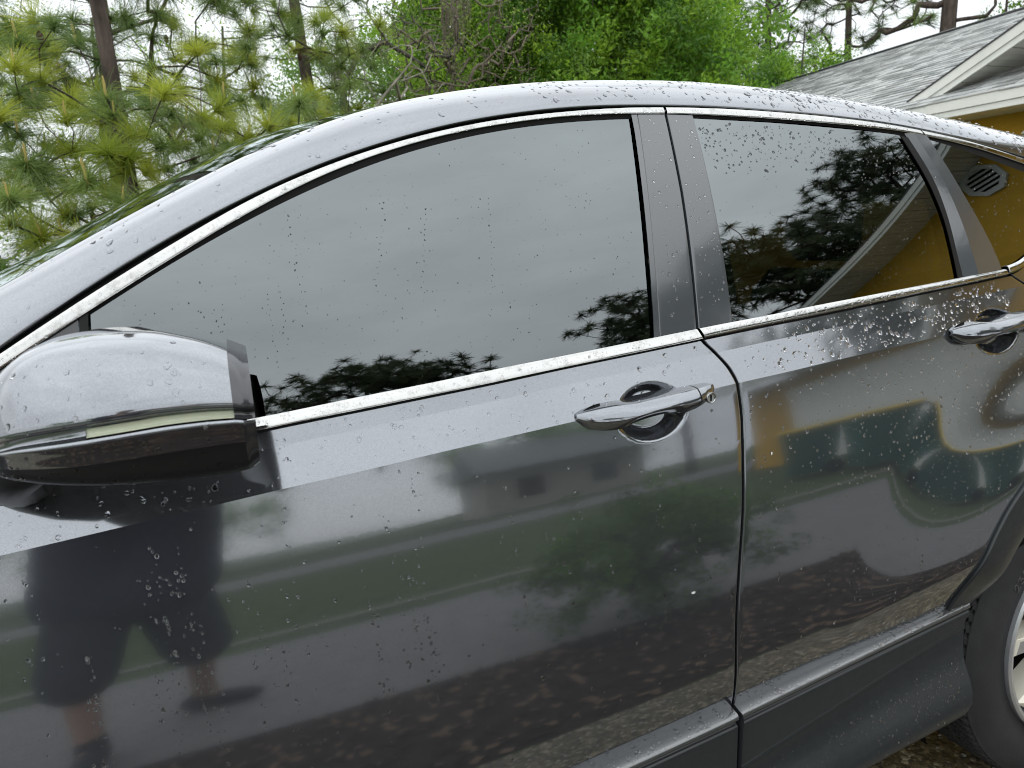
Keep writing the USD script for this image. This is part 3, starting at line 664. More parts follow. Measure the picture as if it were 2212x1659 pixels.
# --- front end (beyond the left edge of the picture)
nose = lambda x: .42*smooth01((-.25-x)/.75)**2
YF = lambda x, z: YL(np.maximum(x, .30), np.minimum(z, 1.03))+nose(x)+np.where(z > .9, .35*(z-.9)**1.5, 0)
fend = MB()
fa = lambda x: np.maximum(.36+np.sqrt(np.clip(.53**2-(x+.03)**2, 0, 1)), .40)
panel(fend, -.86, .426, [lambda x: 1.03+.06*(x-.3), lambda x: .95+.045*(x-.3), lambda x: np.minimum(fa(x), .93)], [10, 24], YF, nx=60)
fend.build('front_fender', 'paint', CAR)
hood = MB(); xh = np.linspace(-.86, .42, 40); t = np.linspace(0, 1, 30)[:, None]
zh = 1.03+.06*(xh-.3); yh = YF(xh, zh); y = yh[None]+t*(2*YC-2*yh)[None]
hood.grid(np.stack([np.broadcast_to(xh, y.shape), y, zh[None]+.07*(1-np.abs(2*t-1)**2.4)-.30*smooth01((-.55-xh)/.4)[None]**2*.25], -1), flip=True); hood.build('hood', 'paint', CAR)
bp = MB(); zz_ = np.linspace(.25, 1.0, 14)[:, None]; yy = np.linspace(.42, 1.44, 20)[None]
bp.grid(np.stack([-.86-.12*np.sin((zz_-.25)/.75*np.pi)*(1-((yy-.93)/.9)**2)+0*yy, yy+0*zz_, zz_+0*yy], -1)); bp.build('front_bumper', 'cladding', CAR)

# --- door mirror
MT = _curve([(0, 1.172), (.03, 1.190), (.10, 1.211), (.18, 1.226), (.30, 1.236), (.45, 1.240), (.62, 1.238), (.78, 1.230), (.9, 1.220), (1.0, 1.207)])
MB_ = _curve([(0, 1.108), (.1, 1.099), (.3, 1.085), (.5, 1.076), (.7, 1.0705), (.88, 1.0685), (.96, 1.071), (1.0, 1.076)])
MX0, MX1 = .610, .860
_pc = {}
def _prof(pr):
    if id(pr) not in _pc: _pc[id(pr)] = _curve(pr)
    return _pc[id(pr)]
def mirror_patch(t0, t1, s0, s1, nt, ns_, prof, d=0.0):
    s = np.linspace(s0, s1, ns_)[None, :]; t = np.linspace(t0, t1, nt)[:, None]
    D = .078*(1-(1-np.clip(s/.62, 0, 1))**2.2)**.55+.012
    zt, zb_ = MT(s), MB_(s); g = _prof(prof)(t)
    rim = smooth01((s-.95)/.05)*.004
    x = MX0+(MX1-MX0)*s+0*t; T = t-.24*np.clip(.92-s, 0, 1)*4*t*(1-t); z = zb_+(zt-zb_)*T
    y = -.118-D*(g-.25)/.75*1.02+rim-d
    return np.stack([x, y, z], -1)
# outward profile from the bottom (t=0) to the top (t=1)
PR = [(0, -.10), (.03, .28), (.08, .52), (.16, .70), (.28, .84), (.38, .915), (.455, .955), (.50, .985), (.53, 1.0), (.545, .985), (.56, .93), (.61, .92), (.622, .965), (.64, .972), (.70, .945), (.78, .880), (.85, .80), (.90, .715), (.94, .62), (.965, .53), (.982, .43), (.993, .30), (.998, .14), (1.0, 0)]
tl_, tm_, ta_ = .375, .60, .545
cap_ = MB(); cap_.grid(mirror_patch(.624, 1.0, 0, .925, 70, 60, PR)); cap_.grid(mirror_patch(.60, .626, .0, .925, 6, 60, PR))
mp_ = UsdGeom.Xform.Define(stage, path_for('door_mirror', front_door)).GetPrim()
cap_.build('mirror_cap', 'paint', mp_)
lo_ = MB(); lo_.grid(mirror_patch(.375, .545, .0, .955, 24, 60, PR)); lo_.grid(mirror_patch(.545, .60, 0, .40, 8, 24, PR)); lo_.build('mirror_lower_trim', 'paint', mp_)
le_ = MB(); le_.grid(mirror_patch(.552, .602, .40, .925, 8, 40, PR, -.0015)); le_.build('turn_signal', 'lens', mp_)
ba_ = MB(); ba_.grid(mirror_patch(0, .376, 0, .955, 26, 60, PR)); ba_.build('mirror_base', 'mirror_plastic', mp_)
be_ = MB(); be_.grid(mirror_patch(0, .545, .953, 1.0, 26, 8, PR, .0006)); be_.grid(mirror_patch(.552, 1.0, .923, 1.0, 26, 8, PR, .0006)); be_.build('mirror_bezel', 'black_gloss', mp_)
# inner half and glass side
bk_ = MB(); P = mirror_patch(0, 1, 0, 1, 40, 50, PR); Q = P.copy(); tq = np.linspace(0, 1, 40)[:, None]; yr = P[:1, :, 1]*(1-tq)+P[-1:, :, 1]*tq; Q[..., 1] = yr+(yr-P[..., 1])*.55; Q[..., 0] -= .035*np.clip((P[..., 0]-.74)/.12, 0, 1); bk_.grid(Q[:25], flip=True)
up_ = MB(); up_.grid(Q[24:], flip=True); up_.build('mirror_cap_back', 'paint', mp_)
bk_.grid(np.stack([P[:, -1]-[.008, 0, 0], Q[:, -1]-[.008, 0, 0]], 1)); bk_.grid(np.stack([P[:, 0], Q[:, 0]], 1)); bk_.build('mirror_shell', 'mirror_plastic', mp_)
gl_ = MB(); gl_.grid(np.stack([P[5:-5, -1]*.85+Q[5:-5, -1]*.15+[-.016, 0, 0], Q[5:-5, -1]*.85+P[5:-5, -1]*.15+[-.016, 0, 0]], 1)); gl_.build('mirror_glass', 'chrome', mp_)
ar_ = MB(); ar_.tube([(.585, .075, 1.055), (.590, .02, 1.070), (.600, -.03, 1.085), (.625, -.075, 1.105), (.66, -.10, 1.118)], [.045, .040, .034, .032, .024], 20); ar_.build('mirror_arm', 'mirror_plastic', mp_)
# ================================================================== ground
def sheet(name, poly, z, m, **tags):
    mb = MB(); p = np.array([(x, y, z) for x, y in poly], float)
    t = trimesh.creation.triangulate_polygon(Polygon(poly), engine='earcut'); v, f = t
    v3 = np.column_stack([v, np.full(len(v), z)]); a = v3[f]
    f = np.where((np.cross(a[:, 1]-a[:, 0], a[:, 2]-a[:, 0])[:, 2] < 0)[:, None], f[:, ::-1], f)
    mb.raw(v3, f); return mb.build(name, m, kind='structure', **tags)
sheet('lawn', [(-400, -400), (400, -400), (400, 400), (-400, 400)], -.02, 'lawn', label='wet lawn around the drive and house')
sheet('driveway', [(-9, -.50), (9.6, -.50), (9.6, 4.6), (-9, 4.6)], 0, 'pebble_concrete', label='exposed pebble concrete drive under the car')
sheet('pavement', [(-9, -3.25), (6.2, -3.25), (6.2, -1.42), (-9, -1.42)], -.004, 'asphalt', label='grey paved apron beyond the mulch bed')
def wavy(y, a, seed, x0=-6., x1=6.):
    r = np.random.default_rng(seed); xs = np.linspace(x0, x1, 40); return [(x, y+a*float(r.normal())) for x in xs]
sheet('mulch_bed', wavy(-.52, .012, 1, -1.2)+wavy(-1.44, .03, 2, -1.2)[::-1], -.010, 'mulch', label='bark mulch bed along the edge of the drive')
sheet('kerb_strip', [(-40, -3.85), (7, -3.85), (7, -3.68), (-40, -3.68)], -.008, 'kerb_concrete', label='pale concrete kerb across the grass')
sheet('road', [(-60, -19), (60, -19), (60, -12.5), (-60, -12.5)], -.012, 'asphalt', label='wet asphalt street')
_rg = np.random.default_rng(5)
n = 2600
pos = np.column_stack([_rg.uniform(-1., 6., n), _rg.uniform(-1.42, -.54, n), np.full(n, .0)])
chip = MB(); chip.box((-.022, -.007, -.003), (.022, .007, .003))
scatter('mulch_chips', None, [(chip, 'mulch'), (MB().box((-.014, -.009, -.003), (.014, .009, .003)), 'dead_needle')], pos, quats(_rg.normal(0, .35, (n, 3))+[0, 0, 1], _rg.uniform(0, 6.28, n)), _rg.uniform(.6, 1.5, n), _rg.integers(0, 2, n), label='loose bark chips in the mulch bed beside the drive', category='mulch', kind='stuff')
n = 1500
pos = np.column_stack([_rg.uniform(1.2, 3.4, n), _rg.uniform(-.45, .5, n), np.full(n, .002)])
pb = trimesh.creation.icosphere(1, .0045)
scatter('drive_pebbles', None, [(MB().mesh(pb, True), 'pale_concrete'), (MB().mesh(pb, True), 'pebble_concrete')], pos, quats(np.tile([0, 0, 1.], (n, 1)), _rg.uniform(0, 6, n)), np.column_stack([_rg.uniform(.6, 1.7, n), _rg.uniform(.6, 1.5, n), _rg.uniform(.3, .6, n)]), _rg.integers(0, 2, n), label='pebbles standing proud of the drive beside the rear wheel', category='pebbles', kind='stuff')

# ================================================================== house
XE, ZE, SL = 8.66, 2.60, .415          # eave line (along y), roof pitch
XR = 13.5; ZR = ZE+SL*(XR-XE)
GY, GH, GZ0 = -2.2, 8.25, 2.735        # front gable: centre, half width at its rake foot, height there
GS = .42; XG = 8.95; XGW = 9.70       # gable pitch, rake plane, gable wall
HOUSE = thing('house', 'yellow stucco house with grey shingle roof and white trim behind the car', 'house')
YE0, YE1 = -10.6, 14.7
wl = MB(); wl.box((9.25, YE0+.5, -.5), (18, YE1-.5, 2.42)); wall = wl.build('wall', 'stucco', HOUSE)
gw = MB(); apex = GZ0+GS*GH
gw.prism([(GY-GH+.45, 2.80), (GY+GH-.45, 2.80), (GY, apex-.16)], 0, XGW, XGW+.15)
gable = gw.build('gable_wall', 'stucco', HOUSE)
# octagonal louvred vent in the gable
vc = np.array([XGW, -3.75, 5.02]); vr = .37
ring = lambda r, x: np.array([[x, vc[1]+r*math.cos(a), vc[2]+r*math.sin(a)] for a in np.pi/8+np.arange(8)*np.pi/4])
v = MB()
for r0, x0, r1, x1 in ((vr, XGW, vr, XGW-.05), (vr, XGW-.05, vr*.74, XGW-.05), (vr*.74, XGW-.05, vr*.74, XGW-.002)):
    A, B = ring(r0, x0), ring(r1, x1)
    for i in range(8): v.raw([A[i], A[(i+1) % 8], B[(i+1) % 8], B[i]], [[0, 1, 2, ], [0, 2, 3]])
vent = v.build('gable_vent', 'vent_grey', gable)
bk = MB(); A = ring(vr*.75, XGW-.004); bk.raw(A, [[0, i, i+1] for i in range(1, 7)]); bk.build('vent_backing', 'black_void', vent)
for k in range(6):
    z = vc[2]+(k-2.5)*.098; hw = min(vr*.70, vr*.74*1.0-max(0, abs(z-vc[2])-.115)*.95)
    s_ = MB(); s_.prism([(XGW-.006, z+.03), (XGW-.046, z-.036), (XGW-.038, z-.036), (XGW-.003, z+.025)], 1, vc[1]-hw, vc[1]+hw); s_.build('slat', 'vent_grey', vent)
# main roof slopes
rf = MB()
rf.raw([(XE+.012, YE0, ZE-.03), (XE+.012, YE1, ZE-.03), (XR, YE1, ZR-.03), (XR, YE0, ZR-.03)], [[0, 2, 1], [0, 3, 2]])
rf.raw([(XR, YE0, ZR-.03), (XR, YE1, ZR-.03), (2*XR-XE, YE1, ZE-.03), (2*XR-XE, YE0, ZE-.03)], [[0, 2, 1], [0, 3, 2]])
xm = XE+(apex-ZE)/SL
for sg in (-1, 1):
    rf.raw([(XG, GY, apex-.02), (XG, GY+sg*GH, GZ0-.02), (XG+.1, GY+sg*GH, GZ0-.02), (17.5, GY+sg*3.0, apex-.02-3.0*GS), (17.5, GY, apex-.02)], [[0, 1, 2], [0, 2, 3], [0, 3, 4]])
roof_h = rf.build('roof', 'roof_deck', HOUSE)
# shingles: courses of tabs on the visible slope; the nearest three hundred as pieces of their own
rs = np.random.default_rng(11)
slopeL = math.hypot(XR-XE, ZR-ZE); ux, uz = (XR-XE)/slopeL, (ZR-ZE)/slopeL
tabs = []
ncourse = int(slopeL/.145)
for c in range(ncourse+1):
    s0 = c*.145-.02; s1 = min(s0+.20, slopeL)
    x_c = XE+s0*ux
    ylo = .8 if x_c > XGW else YE0+.1
    yv = GY+GH-(x_c-XG)*SL/GS*1.0 if x_c > XG else None     # valley with the gable roof
    y = ylo+rs.uniform(-.2, .2)
    while y < YE1-.02:
        w = rs.uniform(.16, .36)
        tabs.append((s0+rs.uniform(-.008, .004), s1, y, min(y+w-.006, YE1), rs.integers(0, 5), .010+.010*rs.random()))
        y += w
def tab_mesh(mb, t):
    s0, s1, ya, yb, k, th = t; nx_, nz_ = -uz, ux
    q = lambda s, y, h: (XE+s*ux+nx_*h, y, ZE+s*uz+nz_*h)
    P = [q(s0, ya, .0), q(s0, yb, .0), q(s0, yb, th), q(s0, ya, th), q(s1, yb, .002), q(s1, ya, .002)]
    mb.raw(P, [[0, 2, 1], [0, 3, 2], [3, 4, 2], [3, 5, 4], [0, 5, 3], [1, 2, 4]])
near = sorted(range(len(tabs)), key=lambda i: ((tabs[i][0] > 1.0 or tabs[i][2] > 4.4) and 4.2 < tabs[i][2] < 8.5 and -1 or 0, (XE+tabs[i][0]*ux-.85)**2+(tabs[i][2]+.95)**2))
own = set(near[:290])
rest = [MB() for _ in range(5)]
for i, t in enumerate(tabs):
    nm = 'shingle_'+'abcde'[t[4]]
    if i in own: mb = MB(); tab_mesh(mb, t); mb.build('shingle', nm, roof_h)
    else: tab_mesh(rest[t[4]], t)
for k in range(5): rest[k].build('far_shingles', 'shingle_'+'abcde'[k], roof_h, kind='stuff')
rc = MB(); rc.prism([(XR-.16, ZR-.045), (XR, ZR+.028), (XR+.16, ZR-.045), (XR+.16, ZR-.07), (XR-.16, ZR-.07)], 1, YE0, YE1); rc.build('ridge_cap', 'shingle_b', roof_h)
rd_ = MB(); rd_.box((XR-.19, YE0, ZR-.060), (XR-.155, YE1, ZR-.028)); rd_.build('ridge_vent', 'drip_metal', roof_h)
# fascia in two steps, soffit panels under the eave
f1 = MB(); f1.box((XE-.018, YE0, ZE-.115), (XE+.02, YE1, ZE-.004), .004); f1.build('fascia', 'white_trim', HOUSE)
f2 = MB(); f2.box((XE-.006, YE0, ZE-.185), (XE+.02, YE1, ZE-.1155), .004); f2.build('fascia_lower', 'white_trim', HOUSE)
de = MB(); de.box((XE-.024, YE0, ZE-.003), (XE+.05, YE1, ZE+.006)); de.build('drip_edge', 'pale_concrete', HOUSE)
y = -8.5
while y < YE1-.4:
    sp = MB()
    for j in range(3): sp.prism([(y+j*.1+.004, 2.425), (y+j*.1+.096, 2.425), (y+j*.1+.088, 2.419), (y+j*.1+.012, 2.419)], 0, XE+.021, 9.248)
    sp.build('soffit_panel', 'soffit', HOUSE); y += .302
# gable rake boards, dark drip line and the sloped soffit panels behind them
for sg in (-1, 1):
    if sg < 0 or True:
        a = np.array([GY+sg*GH, GZ0]); b = np.array([GY, apex]); L = np.linalg.norm(b-a); d = (b-a)/L; nn = np.array([-d[1], d[0]])*(1 if d[0] > 0 else -1)
        nn = nn if nn[1] > 0 else -nn
        def board(nm, lo, hi, x0, x1, m, a0=0., a1=0.):
            q = MB(); p = [a+d*a0+nn*hi, b+nn*hi*0+np.array([0, hi/d[1]*abs(d[0])*0+hi*1.07]), b+np.array([0, lo*1.07]), a+d*a1+nn*lo]
            q.prism([tuple(z) for z in p], 0, x0, x1); return q.build(nm, m, gable)
        board('rake_board', -.115, -.012, XG-.02, XG+.02, 'white_trim')
        board('rake_trim', -.185, -.1155, XG-.006, XG+.02, 'white_trim')
        board('rake_drip', -.011, .006, XG-.028, XG+.06, 'drip_metal')
        k = 0.05; w = .31
        while k < L-.1:
            p0, p1 = a+d*k, a+d*min(k+w-.008, L-.02); q = MB()
            for j in range(3):
                u0, u1 = p0+(p1-p0)*(j/3+.01), p0+(p1-p0)*((j+1)/3-.01)
                q.prism([tuple(u0+nn*-.178), tuple(u1+nn*-.178), tuple(u1+nn*-.186), tuple(u0+nn*-.186)], 0, XG+.021, XGW-.002)
            q.build('soffit_panel', 'soffit', gable); k += w
        cap_b = MB(); cap_b.raw([(XG-.004, *(a+nn*-.19)), (XG-.004, *(a+d*.30+nn*-.187)), (XG-.004, *(a+d*.30+nn*-.26)), (XG-.004, *(a+nn*-.26))], [[0, 1, 2], [0, 2, 3]])
# garage door, lanterns
gd = MB(); gd.box((9.235, -8.9, -.1), (9.249, -3.9, 2.15)); garage = gd.build('garage_door', 'garage_white', HOUSE)
for r in range(4):
    for c in range(8):
        q = MB(); y0 = -8.84+c*.61; z0 = .04+r*.52; q.box((9.222, y0+.06, z0+.06), (9.2345, y0+.55, z0+.46), .006); q.build('garage_door_panel', 'garage_white', garage)
def lantern(y, z, label):
    L_ = thing('wall_lantern', label, 'lantern', 'wall lanterns on the yellow house', (9.05, y, z))
    q = MB(); q.box((.13, -.06, -.10), (.199, .06, .12), .01); q.build('back_plate', 'lantern_metal', L_)
    q = MB(); q.tube([(.16, 0, -.02), (.10, 0, .14), (.02, 0, .20), (0, 0, .17)], .012, 8); q.build('arm', 'lantern_metal', L_)
    q = MB(); q.mesh(trimesh.creation.revolve([(0, .20), (.018, .19), (.022, .15), (.05, .11), (.105, .04), (.11, .03), (0, .03)], sections=8), False); q.build('roof_cap', 'lantern_metal', L_)
    q = MB(); q.mesh(trimesh.creation.revolve([(.085, .029), (.06, -.20), (0, -.20)], sections=6), False); q.build('glass', 'lantern_glass', L_)
    q = MB(); q.mesh(trimesh.creation.revolve([(0, -.201), (.07, -.201), (.07, -.22), (.02, -.25), (0, -.26)], sections=8), False)
    for i in range(6):
        a = i*np.pi/3; q.tube([(.088*math.cos(a), .088*math.sin(a), .029), (.063*math.cos(a), .063*math.sin(a), -.20)], .005, 4)
    q.build('cage', 'lantern_metal', L_)
lantern(4.55, 2.12, 'pale wall lantern on yellow wall under the eave, above the rear of the car')

# a green wheeled bin with yellow lid by the corner of the house, seen mirrored in the rear door
def bin_(x, y, rz, label):
    B = thing('wheeled_bin', label, 'bin', None, (x, y, 0), rz)
    q = MB(); t = trimesh.creation.box((1, 1, 1)); vv = np.array(t.vertices); top = vv[:, 2] > 0
    vv[:, 0] *= np.where(top, .62, .50); vv[:, 1] *= np.where(top, .72, .56); vv[:, 2] = np.where(top, 1.0, .08); q.raw(vv, t.faces); q.build('body', 'bin_green', B)
    q = MB(); q.box((-.34, -.39, 1.001), (.36, .39, 1.07), .025); q.build('lid', 'bin_yellow', B)
    for s in (-1, 1):
        q = MB(); q.mesh(trimesh.creation.cylinder(.13, .06, 20, transform=trimesh.transformations.translation_matrix([.24, s*.27, .13])@trimesh.transformations.rotation_matrix(np.pi/2, [1, 0, 0])), 30); q.build('wheel', 'black_rubber', B)
    q = MB(); q.tube([(.36, -.25, .95), (.43, -.25, .99), (.43, .25, .99), (.36, .25, .95)], .016, 8); q.build('handle', 'bin_green', B)
bin_(6.5, -4.3, .5, 'dark green wheeled bin with yellow lid nearest the garage')
bin_(6.4, -5.3, .6, 'dark green wheeled bin with yellow lid farther along the lawn edge')
PINE1 = [(-11.2,11.8,6.8),(-9.9,11.2,7.2),(-11.0,10.3,8.7),(-6.9,10.5,8.1),(-6.3,10.2,6.8),(-8.4,9.9,7.7),(-12.1,8.3,7.8),(-11.6,7.9,7.0),(-9.2,7.4,8.5),(-8.8,7.0,6.9),(-7.7,7.3,7.6),(-6.2,7.0,7.9),(-4.3,8.1,7.7),(-2.6,7.5,8.1),(-1.6,8.8,8.5),(-0.5,8.8,9.1),(-0.6,9.2,7.3),(-11.6,6.1,8.3),(-10.9,5.8,8.4),(-6.3,6.1,7.4),(-6.0,5.6,6.6),(-4.5,5.8,9.1),(-3.2,5.9,7.4),(-7.1,4.1,7.4),(-8.3,3.5,8.9),(-9.2,2.8,8.1),(-12.1,5.3,7.8),(-10.2,5.9,8.6),(-11.3,1.5,6.7),(-11.0,14.2,8.4),(-9.8,14.5,7.6),(-8.6,14.4,6.8),(-9.4,13.4,8.3),(-8.8,12.2,9.0),(-10.8,13.3,7.1),(-7.6,13.5,8.2),(-12.6,4.1,7.4),(-11.6,4.1,8.5),(-5.1,10.0,8.5),(-3.7,9.8,7.2),(-2.6,10.7,8.8),(-5.5,4.6,8.3),(1.0,10.4,8.4),(-0.4,8.8,8.7),(0.7,8.6,7.7),(-1.3,8.8,8.6),(1.3,9.9,8.9),(-0.8,7.8,6.9),(-2.6,7.2,8.8),(-0.4,13.4,7.6),(2.3,7.8,7.8),(-1.7,10.6,7.0),(1.7,6.8,8.4),(-0.1,7.0,7.4)]
# ================================================================== trees
def grow(trunk, r0, tips, rng, bias=.25, end=.45, jit=.05, wander=.12, minr=.004, power=2.1, lift=.0):
    """joins every tip to the nearest wood so that a tree of tapering limbs results. trunk: polyline. returns chains [(points, radii)]"""
    T = np.asarray(trunk, float); N = [T[0]]; par = [-1]; plen = [0.]
    for p in T[1:]:
        seg = p-N[-1]; k = max(1, int(np.linalg.norm(seg)/.25)); b = N[-1].copy()
        for j in range(1, k+1): N.append(b+seg*j/k); par.append(len(N)-2); plen.append(plen[-1]+np.linalg.norm(seg)/k)
    ntr = len(N); tips = np.asarray(tips, float)
    d0 = np.array([np.min(np.linalg.norm(np.array(N)-t, axis=1)) for t in tips]) if len(tips) else np.zeros(0)
    leafs = []
    for i in np.argsort(d0):
        t = tips[i]; A = np.array(N); dv = t-A; d = np.linalg.norm(dv, axis=1)
        cost = d+bias*np.array(plen)*.25+np.where(dv[:, 2] < -.1, .6*-dv[:, 2], 0); cost[0] += 5
        j = int(np.argmin(cost)); L = d[j]; k = max(2, int(L/.22)); a = N[j]; prev = j
        off_ = rng.normal(0, wander*L, 3); sag = -.10*L+lift*L
        for q in range(1, k+1):
            u = q/k; p = a+(t-a)*u+off_*math.sin(math.pi*u)*.6+np.array([0, 0, sag*math.sin(math.pi*u)])+rng.normal(0, jit*min(L, .6), 3)*(q < k)
            N.append(p); par.append(prev); plen.append(plen[prev]+L/k); prev = len(N)-1
        leafs.append(prev)
    N = np.array(N); w = np.zeros(len(N))
    for l in leafs: w[l] += minr**power
    for i in range(len(N)-1, 0, -1): w[par[i]] += max(w[i], minr**power*.5)*1.0
    r = w**(1/power); r = np.minimum(r, r0)
    tr = np.linspace(r0, r0*end, ntr); r[:ntr] = np.maximum(tr, r[:ntr]*0)
    kids = {}
    for i in range(1, len(N)): kids.setdefault(par[i], []).append(i)
    chains = []; stack = [(0, None)]
    while stack:
        s, p0 = stack.pop(); ch = ([p0] if p0 is not None else [])+[s]; c = s
        while kids.get(c):
            ks = sorted(kids[c], key=lambda q: -r[q]); nxt = c+1 if (c+1 < ntr and c < ntr and c+1 in ks) else ks[0]
            for o in ks:
                if o != nxt: stack.append((o, c))
            ch.append(nxt); c = nxt
        rr = r[ch].copy()
        if p0 is not None: rr[0] = rr[1]
        chains.append((N[ch], rr))
    return chains, N[leafs], np.array([N[l]-N[par[l]] for l in leafs]) if leafs else np.zeros((0, 3))
def wood(name, chains, m, parent, n=6, smallest=0.0):
    t = MB(); b = MB()
    for i, (p, r) in enumerate(chains):
        if len(p) < 2: continue
        (t if i == 0 else b).tube(p, r, 10 if i == 0 else (n if r[0] > .012 else 4), cap=False)
    t.build('trunk', m, parent)
    if len(chains) < 45:
        for p, r in chains[1:]:
            if len(p) > 1: MB().tube(p, r, 6, cap=False).build('limb', m, parent)
    elif b.v: b.build('limbs', m, parent, kind='stuff')
def tuft(rng, n, L, w, droop=.25, spread=1.25, seg=2):
    mb = MB(); V, F = [], []
    for k in range(n):
        th = rng.uniform(0, 6.283); ph = spread*math.sqrt(rng.uniform(.02, 1)); d = np.array([math.sin(ph)*math.cos(th), math.sin(ph)*math.sin(th), math.cos(ph)])
        base = np.array([0, 0, rng.uniform(-.22, .06)*L]); l = L*rng.uniform(.75, 1.08)
        sd = np.cross(d, rng.normal(size=3)); sd /= np.linalg.norm(sd); dn = rng.normal(size=3)*.12
        prev = None
        for q in range(seg+1):
            u = q/seg; c = base+d*l*u+(np.array([0, 0, -droop])+dn)*l*u*u*.6; ww = w*(1-.65*u)*.5
            V += [c-sd*ww, c+sd*ww]
            if q: b_ = len(V)-4; F += [[b_, b_+1, b_+3], [b_, b_+3, b_+2]]
    return mb.raw(V, F, True)
def leafball(rng, n, R, s, flat=.7):
    mb = MB(); V, F = [], []
    for k in range(n):
        c = rng.normal(size=3); c = c/np.linalg.norm(c)*R*rng.uniform(.15, 1)**.6*np.array([1, 1, flat])
        a = rng.normal(size=3)+[0, 0, -.3]; a /= np.linalg.norm(a); b = np.cross(a, rng.normal(size=3)+[0, 0, .8]); b /= np.linalg.norm(b)
        l = s*rng.uniform(.6, 1.25); w_ = l*.45; nrm = np.cross(a, b)*l*.12
        V += [c, c+a*l*.45+b*w_*.5+nrm, c+a*l, c+a*l*.45-b*w_*.5+nrm]; i = len(V)-4; F += [[i, i+1, i+2], [i, i+2, i+3]]
    return mb.raw(V, F, False)
RT = np.random.default_rng(21)
def polar(az, d, z): return np.array([CAM[0]+d*math.sin(rad(az)), CAM[1]+d*math.cos(rad(az)), z])
def elev(az, d, el): return polar(az, d, CAM[2]+d*math.tan(rad(el)))

def pine(name, label, base, height, r0, tips, protos, size, group=None, cat='pine tree', lean=(0, 0), candles=0., bark_='pine_bark', minr=.006, trunk=None, lift=.12, cones=0):
    P = thing(name, label, cat, group)
    tr = trunk if trunk is not None else [np.array(base)+np.array([lean[0]*u+.06*math.sin(5*u), lean[1]*u+.05*math.cos(4*u), height*u]) for u in np.linspace(0, 1, 10)]
    ch, lp, ld = grow(tr, r0, tips, RT, lift=lift, minr=minr)
    wood('wood', ch, bark_, P)
    n = len(lp); up = ld/np.maximum(np.linalg.norm(ld, axis=1, keepdims=True), 1e-9)*.7+np.array([0, 0, .75])+RT.normal(0, .18, (n, 3))
    which = np.where(RT.random(n) < .05, len(protos)-1, RT.integers(0, len(protos)-1, n))
    scatter('foliage', P, protos, lp, quats(up, RT.uniform(0, 6.28, n)), size*RT.uniform(.8, 1.15, n), which, kind='stuff')
    if candles:
        k = RT.random(n) < candles; c = MB(); c.tube([(0, 0, -.02), (0, 0, .05), (.004, 0, .12), (.004, .003, .15)], [.012, .011, .009, .004], 6)
        scatter('candles', P, [(c, 'candle')], lp[k], quats(up[k]*[.3, .3, 1]+[0, 0, .4], RT.uniform(0, 6, k.sum())), size*RT.uniform(.7, 1.3, k.sum()), np.zeros(k.sum()), kind='stuff')
    if cones:
        pick = RT.choice(n, cones, replace=False); cpos = lp[pick]+RT.normal(0, .05, (cones, 3))+[0, 0, -.08]
        cn = MB(); cn.mesh(trimesh.creation.revolve([(0, 0), (.012, -.005), (.028, -.03), (.032, -.06), (.024, -.095), (0, -.12)], sections=8), 40)
        for c_ in cpos: MB().mesh(trimesh.creation.revolve([(0, 0), (.012, -.005), (.026, -.03), (.029, -.06), (.022, -.095), (0, -.115)], sections=8).apply_translation(c_), 40).build('cone', 'cone_brown', P)
    return P
nd = [(tuft(RT, 250, .30, .0046, .35, 1.5, 3), 'needle_bright'), (tuft(RT, 240, .30, .0046, .5, 1.7, 3), 'needle_green'), (tuft(RT, 230, .28, .0046, .3, 1.35, 3), 'needle_bright'), (tuft(RT, 240, .30, .0046, .6, 1.8, 3), 'needle_green')]
ng = [(tuft(RT, 210, .32, .0052, .9, 1.9, 3), 'needle_green'), (tuft(RT, 210, .32, .0052, .7, 1.7, 3), 'needle_green'), (tuft(RT, 190, .30, .0052, .5, 1.5, 3), 'needle_bright')]
dead = (tuft(RT, 60, .26, .005, 1.6, 1.9, 2), 'dead_needle')
nd.append(dead); ng.append(dead)
nf = [(tuft(RT, 70, .30, .010, .3, 1.7, 1), 'needle_dark'), (tuft(RT, 70, .30, .010, .5, 1.9, 1), 'needle_green'), (tuft(RT, 60, .30, .010, .3, 1.5, 1), 'needle_dark')]
# the young long-needled pine beyond the bonnet: bright tufts low, older drooping tufts above
t1 = []
for az, el, d in PINE1: t1.append(elev(az, d, el))
for k in range(200): t1.append(elev(RT.uniform(-17, 9), RT.uniform(6.1, 10.3), RT.uniform(-6, 11)))
for az_, el_, d_ in ((-6.3, 3.5, 6.2), (-5.6, 6.5, 6.5), (-7.2, 1.5, 6.0), (-6.0, 9.2, 6.7), (-8.2, 5.0, 6.3), (-4.6, 3.0, 6.1), (-5.0, 8.0, 6.6), (-6.8, 6.9, 6.4)): t1.append(elev(az_, d_, el_))
pine('pine_tree', 'young long-needled pine with bright yellow-green tufts and candles left of the windscreen', polar(-6.2, 7.3, 0), 6.4, .085, t1, nd, .95, candles=.45, minr=.0042, cones=9)
t2 = [elev(RT.uniform(-16, 4), RT.uniform(8.5, 12), RT.uniform(10, 22)) for k in range(175)]
pine('pine_tree', 'older pine with drooping dark needles and forked dark trunk at the top left corner', polar(-5.9, 10.6, 0), 8.5, .13, t2, ng, 1.0, minr=.0055, cones=6, trunk=[polar(-6.4, 10.6, 0), polar(-6.2, 10.6, 2.5), polar(-5.9, 10.6, 4.0), polar(-5.9, 10.6, 4.6), polar(-6.0, 10.6, 6.2), polar(-6.2, 10.6, 8.5)])
t3 = [elev(RT.uniform(0, 12.5), RT.uniform(9.5, 13.5), RT.uniform(5, 20)) for k in range(110)]
